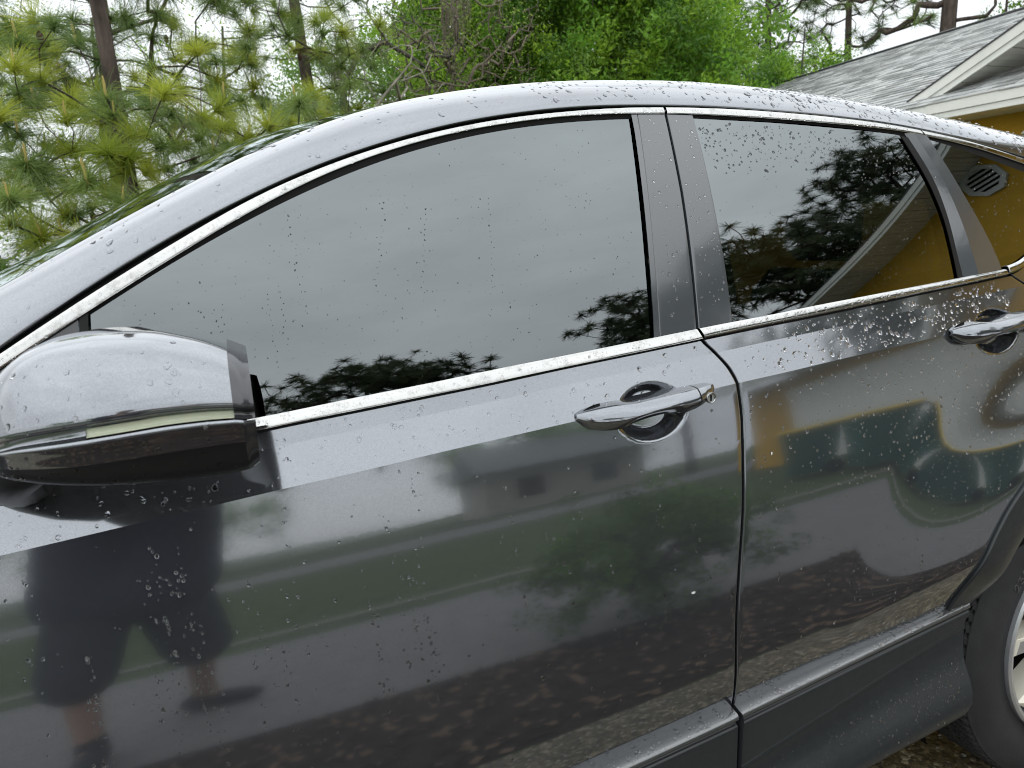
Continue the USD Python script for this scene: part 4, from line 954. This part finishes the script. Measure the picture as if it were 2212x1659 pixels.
pine('pine_tree', 'pine with twin dark trunks and blue-green needles beyond the windscreen pillar', polar(6.3, 12, 0), 8.5, .12, t3, ng, 1.0, minr=.0055, cones=8, trunk=[polar(6.6, 12, 0), polar(6.5, 12, 2.2), polar(6.9, 12, 3.6), polar(6.4, 12.1, 5.2), polar(5.8, 12.1, 8.0)])
# limbed tree with an arching bare limb and a paler branch in front of it
def broadleaf(name, label, trunk, r0, tips, protos, size, bark_, cat='tree', group=None, minr=.006, wander=.15, share=1.0, jit=.06, nfol=1, spread=.25, moss=0):
    P = thing(name, label, cat, group)
    ch, lp, ld = grow(trunk, r0, tips, RT, minr=minr, wander=wander, jit=jit, lift=.1, end=.2)
    wood('wood', ch, bark_, P)
    k = RT.random(len(lp)) < share; lp = np.repeat(lp[k], nfol, 0); lp = lp+RT.normal(0, spread, lp.shape)*(nfol > 1); n = len(lp)
    scatter('crown', P, protos, lp, quats(RT.normal(size=(n, 3)), RT.uniform(0, 6, n)), size*RT.uniform(.7, 1.25, n), RT.integers(0, len(protos), n), kind='stuff')
    if moss:
        mm = MB()
        for k in range(14): a = RT.normal(0, .05, 2); mm.tube([(a[0], a[1], 0), (a[0]*1.3, a[1]*1.2, -.15), (a[0]*1.1+.02, a[1], -.32-.2*RT.random())], [.004, .003, .001], 3, cap=False)
        pts = np.vstack([c[0][1:-1] for c in ch[1:] if len(c[0]) > 3]); pts = pts[RT.choice(len(pts), moss)]
        scatter('hanging_moss', P, [(mm, 'moss')], pts, quats(np.tile([0, 0, 1.], (moss, 1)), RT.uniform(0, 6, moss)), RT.uniform(.6, 1.3, moss), np.zeros(moss), kind='stuff')
    return P
ob = [(leafball(RT, 130, .42, .115), 'oak_leaf'), (leafball(RT, 130, .38, .12), 'oak_leaf'), (leafball(RT, 120, .45, .11), 'oak_leaf_dark')]
od = [(leafball(RT, 60, .42, .11), 'oak_leaf_dark'), (leafball(RT, 45, .42, .10), 'oak_leaf'), (leafball(RT, 60, .40, .11), 'oak_leaf_dark')]
sp_ = [(leafball(RT, 16, .30, .05), 'twig_leaf'), (leafball(RT, 12, .34, .05), 'oak_leaf'), (leafball(RT, 10, .30, .05), 'twig_leaf')]
def blob(n, az, el, d):
    return [elev(RT.uniform(*az), RT.uniform(*d), RT.uniform(*el)) for _ in range(n)]
D4 = 12.5
broadleaf('bare_tree', 'tree with a dark arching limb and sparse new leaves above the windscreen', [polar(7.5, D4, 0), polar(8.2, D4, 1.8), elev(9.4, D4, 11.2), elev(10.6, D4, 13.4), elev(12.6, D4, 14.2), elev(14.4, D4, 13.2), elev(15.6, D4, 12.4)], .14,
          blob(150, (6.5, 20), (8, 21), (11.5, 14.5)), sp_, 1.0, 'oak_bark', minr=.0042, wander=.22, moss=40)
broadleaf('bare_tree', 'pale-barked leaning branches showing behind the windscreen top corner', [polar(10.2, 11.3, 0), elev(10.8, 11.3, 8.8), elev(12.2, 11.3, 10.6), elev(13.2, 11.3, 11.6), elev(14.4, 11.3, 12.8)], .062, blob(26, (9.5, 17), (10, 15), (11.2, 12.4)), sp_, .8, 'pale_bark', minr=.006, wander=.25, share=.5)
broadleaf('thicket', 'tangle of grey twigs with a few fresh leaves between pine and oak', [polar(18, 13.5, 0), polar(18.2, 13.5, 2), polar(17.4, 13.5, 4), polar(18.5, 13.5, 6)], .06,
          blob(420, (12.5, 24), (9, 19.5), (11.6, 14.5)), sp_, .9, 'moss', cat='thicket', minr=.0052, wander=.3, share=.55, jit=.16)
# the bright oaks in the middle
broadleaf('oak_tree', 'bright green oak behind the middle of the car roof', [polar(28.5, 17, 0), polar(28.5, 17, 3), elev(28.9, 17, 12), elev(30.2, 17, 15), elev(31, 17, 19)], .17,
          blob(210, (22.5, 38), (7, 20), (14.8, 19.2)), ob, 1.0, 'oak_bark', minr=.009, nfol=4, spread=.40)
broadleaf('oak_tree', 'yellow-green oak left of the roof centre, behind the twigs', [polar(20, 16.5, 0), polar(20.3, 16.5, 3), elev(20.8, 16.5, 13), elev(21.5, 16.5, 20)], .13,
          blob(120, (15, 26), (8, 21), (14.8, 18.5)), ob, .95, 'oak_bark', minr=.009, nfol=4, spread=.40)
broadleaf('small_tree', 'small bright green tree beside the left end of the house roof', [polar(42.5, 19.5, 0), elev(42.4, 19.5, 9), elev(42.6, 19.5, 13)], .08, blob(50, (39.6, 45), (6.5, 11.6), (18.6, 20.5)), ob, .8, 'oak_bark', nfol=2, spread=.3)
# pines behind the house
def fp(n, az, el, d): return blob(n, az, el, d)
pine('pine_tree', 'tall dark pine with open crown between the oak and the house roof', polar(40.2, 24, 0), 9, .16, fp(130, (35, 43.5), (10, 19), (22, 26))+fp(26, (37, 42), (8, 11), (22.5, 25.5)), nf, 1.15, group=None, minr=.012, lift=.05)
pine('pine_tree', 'slender twin-stemmed pine standing above the roof slope', polar(45.3, 26, 0), 9.5, .16, fp(120, (42.5, 50.5), (12, 18.5), (24, 28))+[elev(a, 26, e) for a, e in ((43.3, 11), (44.3, 11.2), (46.6, 11.4), (47.2, 11.8), (44, 9.9))], nf, 1.15, minr=.012, lift=.05)
tk = pine('pine_tree', 'thick pine trunk with one long level limb above the house ridge', polar(51.2, 22, 0), 10, .25, [elev(a, 22, e) for a, e in ((46.2, 11.9), (46.8, 11.7), (46.4, 11.3), (47.2, 12.2), (49.2, 12.6), (49.4, 13.3), (53.2, 12.0), (53.6, 13.3))]+fp(30, (47, 60), (17, 26), (20, 24)), nf, 1.1, minr=.035, lift=.06,
          trunk=[polar(51.0, 22, 0), polar(51.1, 22, 3), polar(51.1, 22, 5), polar(51.2, 22, 7), polar(51.3, 22, 11)])
broadleaf('bare_tree', 'thin reddish bare tree poking above the ridge near the right edge', [polar(54.3, 25, 0), elev(54.2, 25, 11), elev(54.2, 25, 14), elev(53.8, 25, 16)], .09, blob(18, (52.5, 56.5), (12.5, 16), (24, 26)), sp_, .8, 'pine_bark', minr=.012, share=.3)
broadleaf('oak_tree', 'dark green tree top showing over the ridge at the right edge', [polar(57, 27, 0), elev(57, 27, 9), elev(57, 27, 13)], .2, blob(70, (54.9, 61), (11.3, 15.5), (25, 29)), od, 1.3, 'oak_bark', minr=.02, nfol=2, spread=.4)
# wood behind, so that only specks of sky show between the nearer trees
for i, (a0, a1, d, lo, hi, n) in enumerate([(-19, -10, 15, -4, 17, 130), (-11, -2, 17, -3, 15, 130), (-3, 6, 16, 2, 15, 130), (5, 14, 19, 5, 13.5, 120), (13, 25, 22, 7, 17, 150), (24, 35, 24, 7, 19, 170), (33, 42, 27, 6, 12, 110)]):
    am = (a0+a1)/2
    broadleaf('background_tree', ['loose dark tree far behind the pines at the left edge', 'loose dark tree far behind the forked pine trunk', 'loose dark tree behind the pine tufts beside the windscreen', 'dark tree behind the arching limb', 'dark tree behind the grey twigs', 'dark tree far behind the bright oak', 'dark tree far behind the open pine'][i],
              [polar(am, d, 0), elev(am+.5, d, lo+4), elev(am-.4, d, (lo+hi)/2+2), elev(am, d, hi)], .11, blob(n, (a0, a1), (lo, hi), (d-1.6, d+1.6)), sp_ if i < 3 else (od if i != 4 else ob), 1.5 if i < 3 else 1.0, 'oak_bark', minr=.007, share=.9, nfol=2, spread=.4)
# undergrowth beyond the bonnet
broadleaf('shrub', 'dark shrub beyond the bonnet at the left edge', [polar(-11.5, 8.5, 0), polar(-11.6, 8.5, .8)], .03, blob(60, (-19, -9), (-9, -2), (7.5, 10)), od, .7, 'oak_bark', nfol=2, spread=.25)

# trees across the street, seen in the glass and the paint
def mp(az, d, el): return np.array([1.0+d*math.sin(rad(az)), -.0-d*math.cos(rad(az)), 1.2+d*math.tan(rad(el))])
def mblob(n, az, el, d): return [mp(RT.uniform(*az), RT.uniform(*d), RT.uniform(*el)) for _ in range(n)]
def dome(n, az, el, d, d2=3.):
    """flat-topped crown: tips gather under a dome"""
    o = []; c_ = None
    for i_ in range(n):
        if i_ % 15: o.append(c_+RT.normal(0, 1, 3)*[.85, .85, .38]); continue
        a = RT.uniform(*az); u = 2*(a-az[0])/(az[1]-az[0])-1; top = el[0]+(el[1]-el[0])*math.sqrt(max(0, 1-abs(u)**2.2)); lo_ = el[0]-2*(1-abs(u))
        c_ = mp(a, d+RT.uniform(-d2, d2), top-(top-lo_)*RT.random()**1.5); o.append(c_)
    return o
ptuft = [(tuft(RT, 90, .34, .018, .3, 1.8, 1), 'needle_dark'), (tuft(RT, 90, .34, .018, .5, 2.1, 1), 'needle_dark'), (tuft(RT, 80, .30, .018, .4, 1.9, 1), 'needle_dark')]
mtr = lambda az, d, hs: [mp(az+o, d, e) for o, e in hs]
def mtrunk(az, d, top, w=.6): return [np.append(mp(az, d, 0)[:2], 0)]+[mp(az+w*math.sin(i*2.1), d, e) for i, e in enumerate(np.linspace(6, top, 4))]
pine('pine_tree', 'broad domed pine across the street, mirrored in the rear side window', None, 12, .22, dome(560, (38.5, 57), (19.5, 26.8), 20, 2.5)+dome(150, (36, 52), (12, 21), 19, 2), ptuft, 1.25, trunk=mtrunk(47, 20, 21), minr=.016, lift=.1)
pine('pine_tree', 'high-crowned pine across the street, mirrored at the rear window pillar', None, 14, .2, dome(280, (53.5, 66), (26.5, 31), 22, 2)+dome(30, (52, 60), (23, 25.5), 22, 2), ptuft, 1.25, trunk=mtrunk(59, 22, 28), minr=.016, lift=.1)
pine('pine_tree', 'low broad pine across the street, mirrored at the base of the front window', None, 10, .2, dome(330, (-2, 12.5), (16.5, 20.3), 24, 2.5)+dome(60, (-4, 13), (9, 15), 24, 2), ptuft, 1.35, trunk=mtrunk(5, 24, 17), minr=.016, lift=.1)
pine('pine_tree', 'pine across the street, mirrored beside the door pillar', None, 10, .2, dome(300, (28.0, 38), (17.0, 23.5), 23, 2.5)+dome(50, (26, 38), (9, 15), 23, 2), ptuft, 1.35, trunk=mtrunk(32.5, 23, 18), minr=.016, lift=.1)
for i, (a, w, e0, e1, d) in enumerate([(-44, 9, 1, 12, 30), (-24, 7, 2, 10, 34), (-9, 6, 1, 7, 38), (16, 6, 2, 9, 36), (24, 5, 1, 6, 40), (62, 7, 1, 9, 30)]):
    broadleaf('street_tree', ['dark leafy tree across the street farthest to the front', 'dark leafy tree across the street second from the front', 'low dark tree across the street behind the photographer', 'dark leafy tree across the street between two pines', 'small dark tree across the street', 'dark leafy tree across the street nearest the house'][i],
              mtrunk(a, d, e1*.8), .2, dome(90, (a-w, a+w), ((e0+e1)/2, e1), d, 3)+mblob(60, (a-w, a+w), (e0, e1*.7), (d-2, d+2)), od, 1.7, 'oak_bark', minr=.02, nfol=2, spread=.5)
# house across the street: only a pale gable in the reflections
NH = thing('neighbour_house', 'pale tan house with dark roof across the street', 'house')
c0 = np.append(mp(21.5, 30, 0)[:2], 0)
q = MB(); q.box(c0+[-4, -6, -.2], c0+[4, 0, 2.9]); q.build('wall', 'pale_concrete', NH)
q = MB(); q.prism([(c0[1]-6.6, 2.8), (c0[1]+.6, 2.8), (c0[1]-3, 4.6)], 0, c0[0]-4.5, c0[0]+4.5); q.build('roof', 'shingle_b', NH)
for dx in (-2.5, 1.2):
    q = MB(); q.box(c0+[dx, 0.001, .9], c0+[dx+1.3, .03, 2.2]); q.build('window', 'black_gloss', NH)
# shrub in the mulch bed
broadleaf('shrub', 'round green shrub in the mulch bed, mirrored in the front door', [(2.15, -1.45, 0), (2.15, -1.45, .4)], .014,
          [np.array([2.15, -1.45, .46])+np.array([.62, .40, .42])*(lambda v: v/np.linalg.norm(v)*RT.uniform(.35, 1))(RT.normal(size=3)) for _ in range(150)], [(leafball(RT, 40, .09, .035), 'shrub_leaf'), (leafball(RT, 40, .09, .03), 'oak_leaf_dark')], 1.0, 'oak_bark', minr=.003, nfol=2, spread=.05)

# ================================================================== the photographer, seen only as a reflection in the doors
def body(chains):
    parts = []
    for ch in chains:
        for (p, r), (q_, s) in zip(ch[:-1], ch[1:]):
            parts.append(m3.Manifold.batch_hull([m3.Manifold.sphere(r, 20).translate(list(map(float, p))), m3.Manifold.sphere(s, 20).translate(list(map(float, q_)))]))
    return m3.Manifold.batch_boolean(parts, m3.OpType.Add)
def smooth_mesh(m, L=.025, it=8):
    t = m.refine_to_length(L).to_mesh(); tm = trimesh.Trimesh(t.vert_properties[:, :3], t.tri_verts)
    trimesh.smoothing.filter_taubin(tm, .5, -.52, it); return tm
PER = thing('person', 'person in dark shirt and shorts holding up a phone, mirrored in the front door', 'person')
V = lambda *a: np.array(a, float)
hipL, hipR = V(.16, -1.66, .93), V(.36, -1.70, .93)
kL, aL = V(.13, -1.56, .50), V(.16, -1.55, .09)
kR, aR = V(.46, -1.78, .50), V(.44, -1.98, .09)
shL, shR = V(.16, -1.46, 1.42), V(.54, -1.56, 1.43)
elL, wrL = V(.40, -1.27, 1.22), V(.70, -1.055, 1.26)
elR, wrR = V(.80, -1.42, 1.18), V(.985, -1.13, 1.25)
neck, head = V(.35, -1.50, 1.50), V(.38, -1.47, 1.65)
ph = CAM-FWD*.012
handL, handR = ph-RIGHT*.085+V(0, -.02, -.01), ph+RIGHT*.085+V(0, -.02, -.01)
sk = body([[(hipL, .085), (kL, .06), (aL, .042), (aL+V(.0, .10, -.045), .035)], [(hipR, .085), (kR, .06), (aR, .042), (aR+V(.10, .02, -.045), .035)],
           [(shL, .055), (elL, .042), (wrL, .030), (handL, .026)], [(shR, .055), (elR, .042), (wrR, .030), (handR, .026)],
           [(neck-V(0, .02, .06), .06), (neck, .055), (head-V(0, 0, .06), .06)], [(head+V(0, .012, -.045), .068), (head+V(0, -.01, .03), .092)], [(head+V(0, .085, -.02), .012), (head+V(0, .075, .015), .010)],
           [(.5*(hipL+hipR), .12), (.5*(shL+shR)-V(0, 0, .12), .13)]]
          +[[(h-FWD*.012+RIGHT*sg*.004+UP*(.028-.019*i), .009), (h-FWD*.0*1+RIGHT*-sg*.0+UP*(.030-.019*i)+FWD*-.004+RIGHT*sg*-.028, .0085), (h+RIGHT*sg*-.042+UP*(.030-.019*i)-FWD*.010, .008)] for h, sg in ((handL, -1), (handR, 1)) for i in range(4)]
          +[[(h-UP*.02-FWD*.012, .011), (h-UP*.04+RIGHT*-sg*.02-FWD*.02, .009), (h-UP*.03+RIGHT*-sg*.045-FWD*.022, .0085)] for h, sg in ((handL, -1), (handR, 1))])
MB().mesh(smooth_mesh(sk, .02, 6), True).build('body', 'skin', PER)
sh_ = body([[(V(.15, -1.64, .90), .19), (V(.20, -1.57, 1.25), .18), (V(.24, -1.50, 1.38), .12)], [(V(.38, -1.67, .90), .19), (V(.42, -1.60, 1.25), .18), (V(.46, -1.54, 1.38), .12)],
            [(V(.15, -1.64, .90), .19), (V(.38, -1.67, .90), .19)], [(V(.20, -1.57, 1.25), .18), (V(.42, -1.60, 1.25), .18)], [(shL, .085), (shR, .085)],
            [(shL, .085), (shL+.62*(elL-shL), .072)], [(shR, .085), (shR+.62*(elR-shR), .072)]])
MB().mesh(smooth_mesh(sh_), True).build('shirt', 'navy_cloth', PER)
so_ = body([[(hipL+V(0, 0, .05), .165), (hipR+V(0, 0, .05), .165)], [(hipL, .15), (kL+V(0, 0, -.02), .125)], [(hipR, .15), (kR+V(0, 0, -.02), .125)]])
MB().mesh(smooth_mesh(so_), True).build('shorts', 'dark_cloth', PER)
for a, d in ((aL, V(.01, .19, 0)), (aR, V(.19, .04, 0))):
    s_ = body([[(V(a[0], a[1], .055)-d*.25, .052), (V(a[0], a[1], .05)+d*.5, .05), (V(a[0], a[1], .04)+d*1.0, .04)], [(V(a[0], a[1], .05), .055), (V(a[0], a[1], .14), .052)]])
    MB().mesh(smooth_mesh(s_, .02, 5), True).build('shoe', 'shoe_black', PER)
hr = body([[(head+V(0, -.02, .045), .094), (head+V(0, -.04, .0), .085)], [(head+V(0, .03, .075), .06), (head+V(0, -.02, .06), .09)]])
MB().mesh(smooth_mesh(hr), True).build('hair', 'hair_brown', PER)
PHN = thing('phone', 'black phone held up in front of the photographer', 'phone')
q = MB(); M = np.eye(4); M[:3, 0], M[:3, 1], M[:3, 2], M[:3, 3] = RIGHT, UP, FWD, CAM-FWD*.012
q.box((-.078, -.037, -.004), (.078, .037, .004), .003, M); q.build('case', 'phone_black', PHN)
q = MB(); q.box((-.073, -.034, -.0048), (.073, .034, -.0042), 0, M); q.build('screen', 'black_gloss', PHN)
# ================================================================== rain: drops on paint, glass and trim
DR = np.random.default_rng(77)
K_ = .74
def drop_mesh(flat, skew):
    s = trimesh.creation.icosphere(2, 1.0); v = np.array(s.vertices); v = v[:, [0, 1, 2]]
    v[:, 2] = np.where(v[:, 2] < 0, v[:, 2]*.12, v[:, 2]); v[:, 2] *= flat
    v[:, 0] += skew*v[:, 2]*.4; r = np.hypot(v[:, 0], v[:, 1]); v[:, 1] *= 1+.10*np.sin(3*np.arctan2(v[:, 1], v[:, 0]))
    return MB().raw(v, s.faces, True)
DP, DQ, DS, DG = [], [], [], []
def surf_drops(Y, pts, size, stretch=(1., 1.6)):
    x, z = pts[:, 0], pts[:, 1]; y = Y(x, z); e = 2e-3
    nx = (Y(x+e, z)-Y(x-e, z))/(2*e); nz = (Y(x, z+e)-Y(x, z-e))/(2*e); n = np.stack([nx, -np.ones_like(x), nz], 1)
    DP.append(np.stack([x, y, z], 1)); DQ.append(quats(n, DR.normal(0, .35, len(x)), [0, 0, -1.])); DS.append(np.stack([size*DR.uniform(*stretch, len(x)), size, size*DR.uniform(.8, 1.1, len(x))], 1))
def region(n, x0, x1, lo, hi, w=None):
    x = DR.uniform(x0, x1, n*3); z = lo(x)+(hi(x)-lo(x))*DR.random(n*3); p = np.stack([x, z], 1)
    if w is not None: p = p[DR.random(len(p)) < w(p[:, 0], p[:, 1])]
    return p[:n]
def lnorm(n, m, s, lo, hi): return np.clip(m*np.exp(DR.normal(0, s, n)), lo, hi)
Ydr = lambda x, z: YD(x, z)-.0002
shoulder = lambda x0, x1, n, m, s=.6, w=None: (lambda p: surf_drops(Ydr, p, lnorm(len(p), m, s, .0006, .0052)))(region(n, x0, x1, lambda x: zc(x)+.003, lambda x: zb(x)-.006, w))
shoulder(1.63, 2.28, 560, .0017, .6, lambda x, z: .35+.65*smooth01((x-1.62)/.2))
shoulder(.50, 1.56, 300, .0013, .7)
shoulder(.50, .9, 30, .0022, .5)
def low(n, x0, x1, top, bot, m, s, w=None):
    p = region(n, x0, x1, lambda x: zc(x)-bot, lambda x: zc(x)-top, w); surf_drops(Ydr, p, lnorm(len(p), m, s, .0005, .0036), (1., 1.5))
okR = lambda x, z: ((x > gapD(z)+.006) & (x < rdR(z)-.008))*1.0
okF = lambda x, z: (x < gapD(z)-.006)*1.0
low(1500, 1.62, 2.4, .004, .55, .00115, .45, lambda x, z: okR(x, z)*(.25+.75*smooth01((x-1.66)/.35)))
low(260, 1.62, 2.4, .004, .22, .0019, .4, okR)
low(420, .5, 1.60, .004, .52, .0012, .6, okF)
# beads strung down the front door
for _ in range(46):
    x0 = DR.uniform(.52, 1.5) if _ > 14 else DR.uniform(.52, .95); z0 = zc(x0)-DR.uniform(.01, .2); L = DR.uniform(.04, .28); k = int(L/DR.uniform(.008, .018))+1
    p = np.stack([x0+DR.normal(0, .0022, k)+.01*np.linspace(0, 1, k), z0-np.sort(DR.random(k))*L], 1); p = p[okF(p[:, 0], p[:, 1]) > 0]
    if len(p): surf_drops(Ydr, p, lnorm(len(p), .0014, .5, .0006, .0032), (1., 1.7))
_g0 = len(DP)
# windows
Yg_ = lambda x, z: YG(x, z)+.0047
p = region(430, 1.64, 2.14, lambda x: GTOP(x)-.11, lambda x: GTOP(x)-.006, lambda x, z: (x < rglR(z)-.004)*smooth01((z-GTOP(x)+.115)/.06)); surf_drops(Yg_, p, lnorm(len(p), .0014, .5, .0006, .0033), (1, 1.4))
p = region(700, 1.64, 2.16, lambda x: BTOP(x)+.004, lambda x: GTOP(x)-.01, lambda x, z: (x < rglR(z)-.004)*(.12+.88*smooth01((x-1.78)/.2)*smooth01((BTOP(x)+.2-z)/.15))); surf_drops(Yg_, p, lnorm(len(p), .00062, .4, .0004, .0016), (1, 1.4))
p = region(560, .72, 1.49, lambda x: BTOP(x)+.004, lambda x: GTOP(x)-.008, lambda x, z: (x < fglR(z)-.004)*1.0); surf_drops(lambda x, z: YG(x, z)+.0058, p, lnorm(len(p), .00055, .45, .0004, .0017), (1, 1.8))
for _ in range(9):
    x0 = DR.uniform(.78, 1.0) if _ < 5 else DR.uniform(.8, 1.45); k = DR.integers(7, 18); z0 = GTOP(x0)-.012-DR.uniform(0, .1)
    surf_drops(lambda x, z: YG(x, z)+.0058, np.stack([x0-.004*np.arange(k)*DR.uniform(-.3, .6)+DR.normal(0, .0015, k), z0-np.arange(k)*DR.uniform(.006, .010)], 1), lnorm(k, .0009, .35, .0005, .0017), (1, 1.6))
p = region(330, 2.24, 2.7, lambda x: ZQ(x)+.01, lambda x: np.maximum(GTOP(x)-.006, ZQ(x)+.012), lambda x, z: (x > cpilR(z)+.004)*1.0); surf_drops(lambda x, z: YG(x, z)+.0028, p, lnorm(len(p), .0011, .45, .0006, .0026), (1, 1.3))
_g1 = len(DP)
# pillars and trim
for a, b, n in ((lambda z: chR(z), gapB, 70), (gapB, rglF, 80), (sealR, cpilR, 90)):
    z = DR.uniform(1.17, 1.5, n); x = a(z)+.006+(b(z)-a(z)-.012)*DR.random(n); k = (z < CBOT(x)-.004) & (z > BTOP(x)+.004); surf_drops(lambda x, z: YG(x, z)-.0006, np.stack([x, z], 1)[k], lnorm(k.sum(), .0013, .5, .0006, .0032), (1, 1.5))
for c, h, x0, x1, n, o in ((CTOP, CBOT, .42, 2.14, 420, .0035), (BTOP, lambda x: zb(x)+.002, .62, 1.55, 260, .006), (BTOP, lambda x: zb(x)+.002, 1.58, 2.29, 420, .006)):
    x = DR.uniform(x0, x1, n); f = DR.uniform(.1, .9, n)**.7; z = c(x)+(h(x)-c(x))*f; surf_drops(lambda x, z: YG(x, z)-o+0*z, np.stack([x, z], 1), lnorm(n, .0011, .5, .0005, .0026), (.9, 1.3))
# roof rail and A-pillar
def rail_drops(n, x0, x1, m, s, w=None):
    x = DR.uniform(x0, x1, n); r = rail_rows(x); e = rail_rows(x+.004); t = DR.uniform(.08, .97, n)*20.9; i = t.astype(int); j = np.arange(n)
    p = r[i, j]; dv = r[np.minimum(i+1, 21), j]-p; du = e[i, j]-p; nn = np.cross(du, dv); nn *= np.sign(-nn[:, 1:2]+1e-9)
    DP.append(p+dv*(t-i)[:, None]); DQ.append(quats(nn, DR.normal(.0, .5, n), [.35, 0, -1.])); sz = lnorm(n, m, s, .0007, .0055); DS.append(np.stack([sz*DR.uniform(1, 1.8, n), sz, sz*.75], 1))
rail_drops(110, .42, 1.4, .0022, .5); rail_drops(240, 1.35, 1.95, .0021, .5); rail_drops(520, 1.8, 2.75, .0021, .45)
# ridge of beads along the roof edge over the rear
x = DR.uniform(1.9, 2.75, 260); DP.append(np.stack([x, YG(x, GAP(x))+SO+DR.uniform(0, .04, 260), SIL(x)+.001+DR.uniform(0, .004, 260)], 1)); DQ.append(quats(np.tile([0, -.25, 1.], (260, 1)), DR.uniform(0, 6, 260))); sz = lnorm(260, .0022, .4, .001, .0045); DS.append(np.stack([sz, sz, sz*.9], 1))
# mirror: scattered drops, and a fringe hanging from its lower edge
for t0, t1, s0, s1, n, m in ((.62, .97, .05, .9, 60, .0016), (.02, .54, .05, .93, 95, .0017)):
    P = mirror_patch(t0, t1, s0, s1, 40, 40, PR); i, j = DR.integers(0, 39, n), DR.integers(0, 39, n); p = P[i, j]; nn = np.cross(P[i, j+1]-p, P[i+1, j]-p); nn *= np.sign(-nn[:, 1:2]+1e-9)
    DP.append(p); DQ.append(quats(nn, DR.normal(0, .4, n), [0, 0, -1.])); sz = lnorm(n, m, .5, .0007, .004); DS.append(np.stack([sz*DR.uniform(1, 1.6, n), sz, sz*.7], 1))
s = np.sort(DR.uniform(.22, .95, 34)); P = np.stack([MX0+(MX1-MX0)*s, -.098+0*s+DR.uniform(-.010, .010, 34), MB_(s)+.0002], 1); sz = lnorm(34, .0036, .3, .002, .0055)
DP.append(P); DQ.append(quats(np.tile([0, 0, -1.], (34, 1)), DR.uniform(0, 6, 34))); DS.append(np.stack([sz, sz, sz*.95], 1))
# sill ledges and the sill's belly
for x0, x1, nl, nb in ((1.25, 1.58, 120, 120), (1.595, 2.13, 150, 700)):
    x = DR.uniform(x0, x1, nl); d = DR.uniform(-.024, .0, nl)*np.interp(x, [1.62, 2.2], [1, .45]); sz = lnorm(nl, .0021, .5, .0008, .0045)
    DP.append(np.stack([x, YL(x, zs(x))+d, zs(x)-.003-.004*DR.random(nl)*0], 1)); DQ.append(quats(np.tile([0, -.3, 1.], (nl, 1)), DR.uniform(0, 6, nl))); DS.append(np.stack([sz, sz, sz*.8], 1))
    x = DR.uniform(x0, x1, nb); f = np.clip(DR.normal(.42, .13, nb), .1, .75); zl2 = .386+.245*(x-1.625)-.006; zb2 = .243+.118*(x-1.62)
    dy = np.interp(f, [.10, .22, .34, .46, .58, .68, .78], [-.018, -.0195, -.026, -.036, -.045, -.049, -.046]); sz = lnorm(nb, .0011, .5, .0005, .003)
    DP.append(np.stack([x, YL(x, zs(x))+dy-.0002, zl2-f*(zl2-zb2)], 1)); DQ.append(quats(np.tile([0, -1, .45], (nb, 1)), DR.normal(0, .4, nb), [0, 0, -1.])); DS.append(np.stack([sz, sz, sz*.8], 1))
on_glass = np.concatenate([np.full(len(a), _g0 <= i < _g1) for i, a in enumerate(DP)])
DP, DQ, DS = np.vstack(DP), np.vstack(DQ), np.vstack(DS)*K_
scatter('raindrops', None, [(drop_mesh(.42, .0), 'water'), (drop_mesh(.36, .5), 'water'), (drop_mesh(.50, .25), 'water'), (drop_mesh(.45, .2), 'water_on_glass')], DP, DQ, DS, np.where(on_glass, 3, DR.integers(0, 3, len(DP))), label='clear raindrops beading on the wet car paint, glass and trim', category='raindrops', kind='stuff')
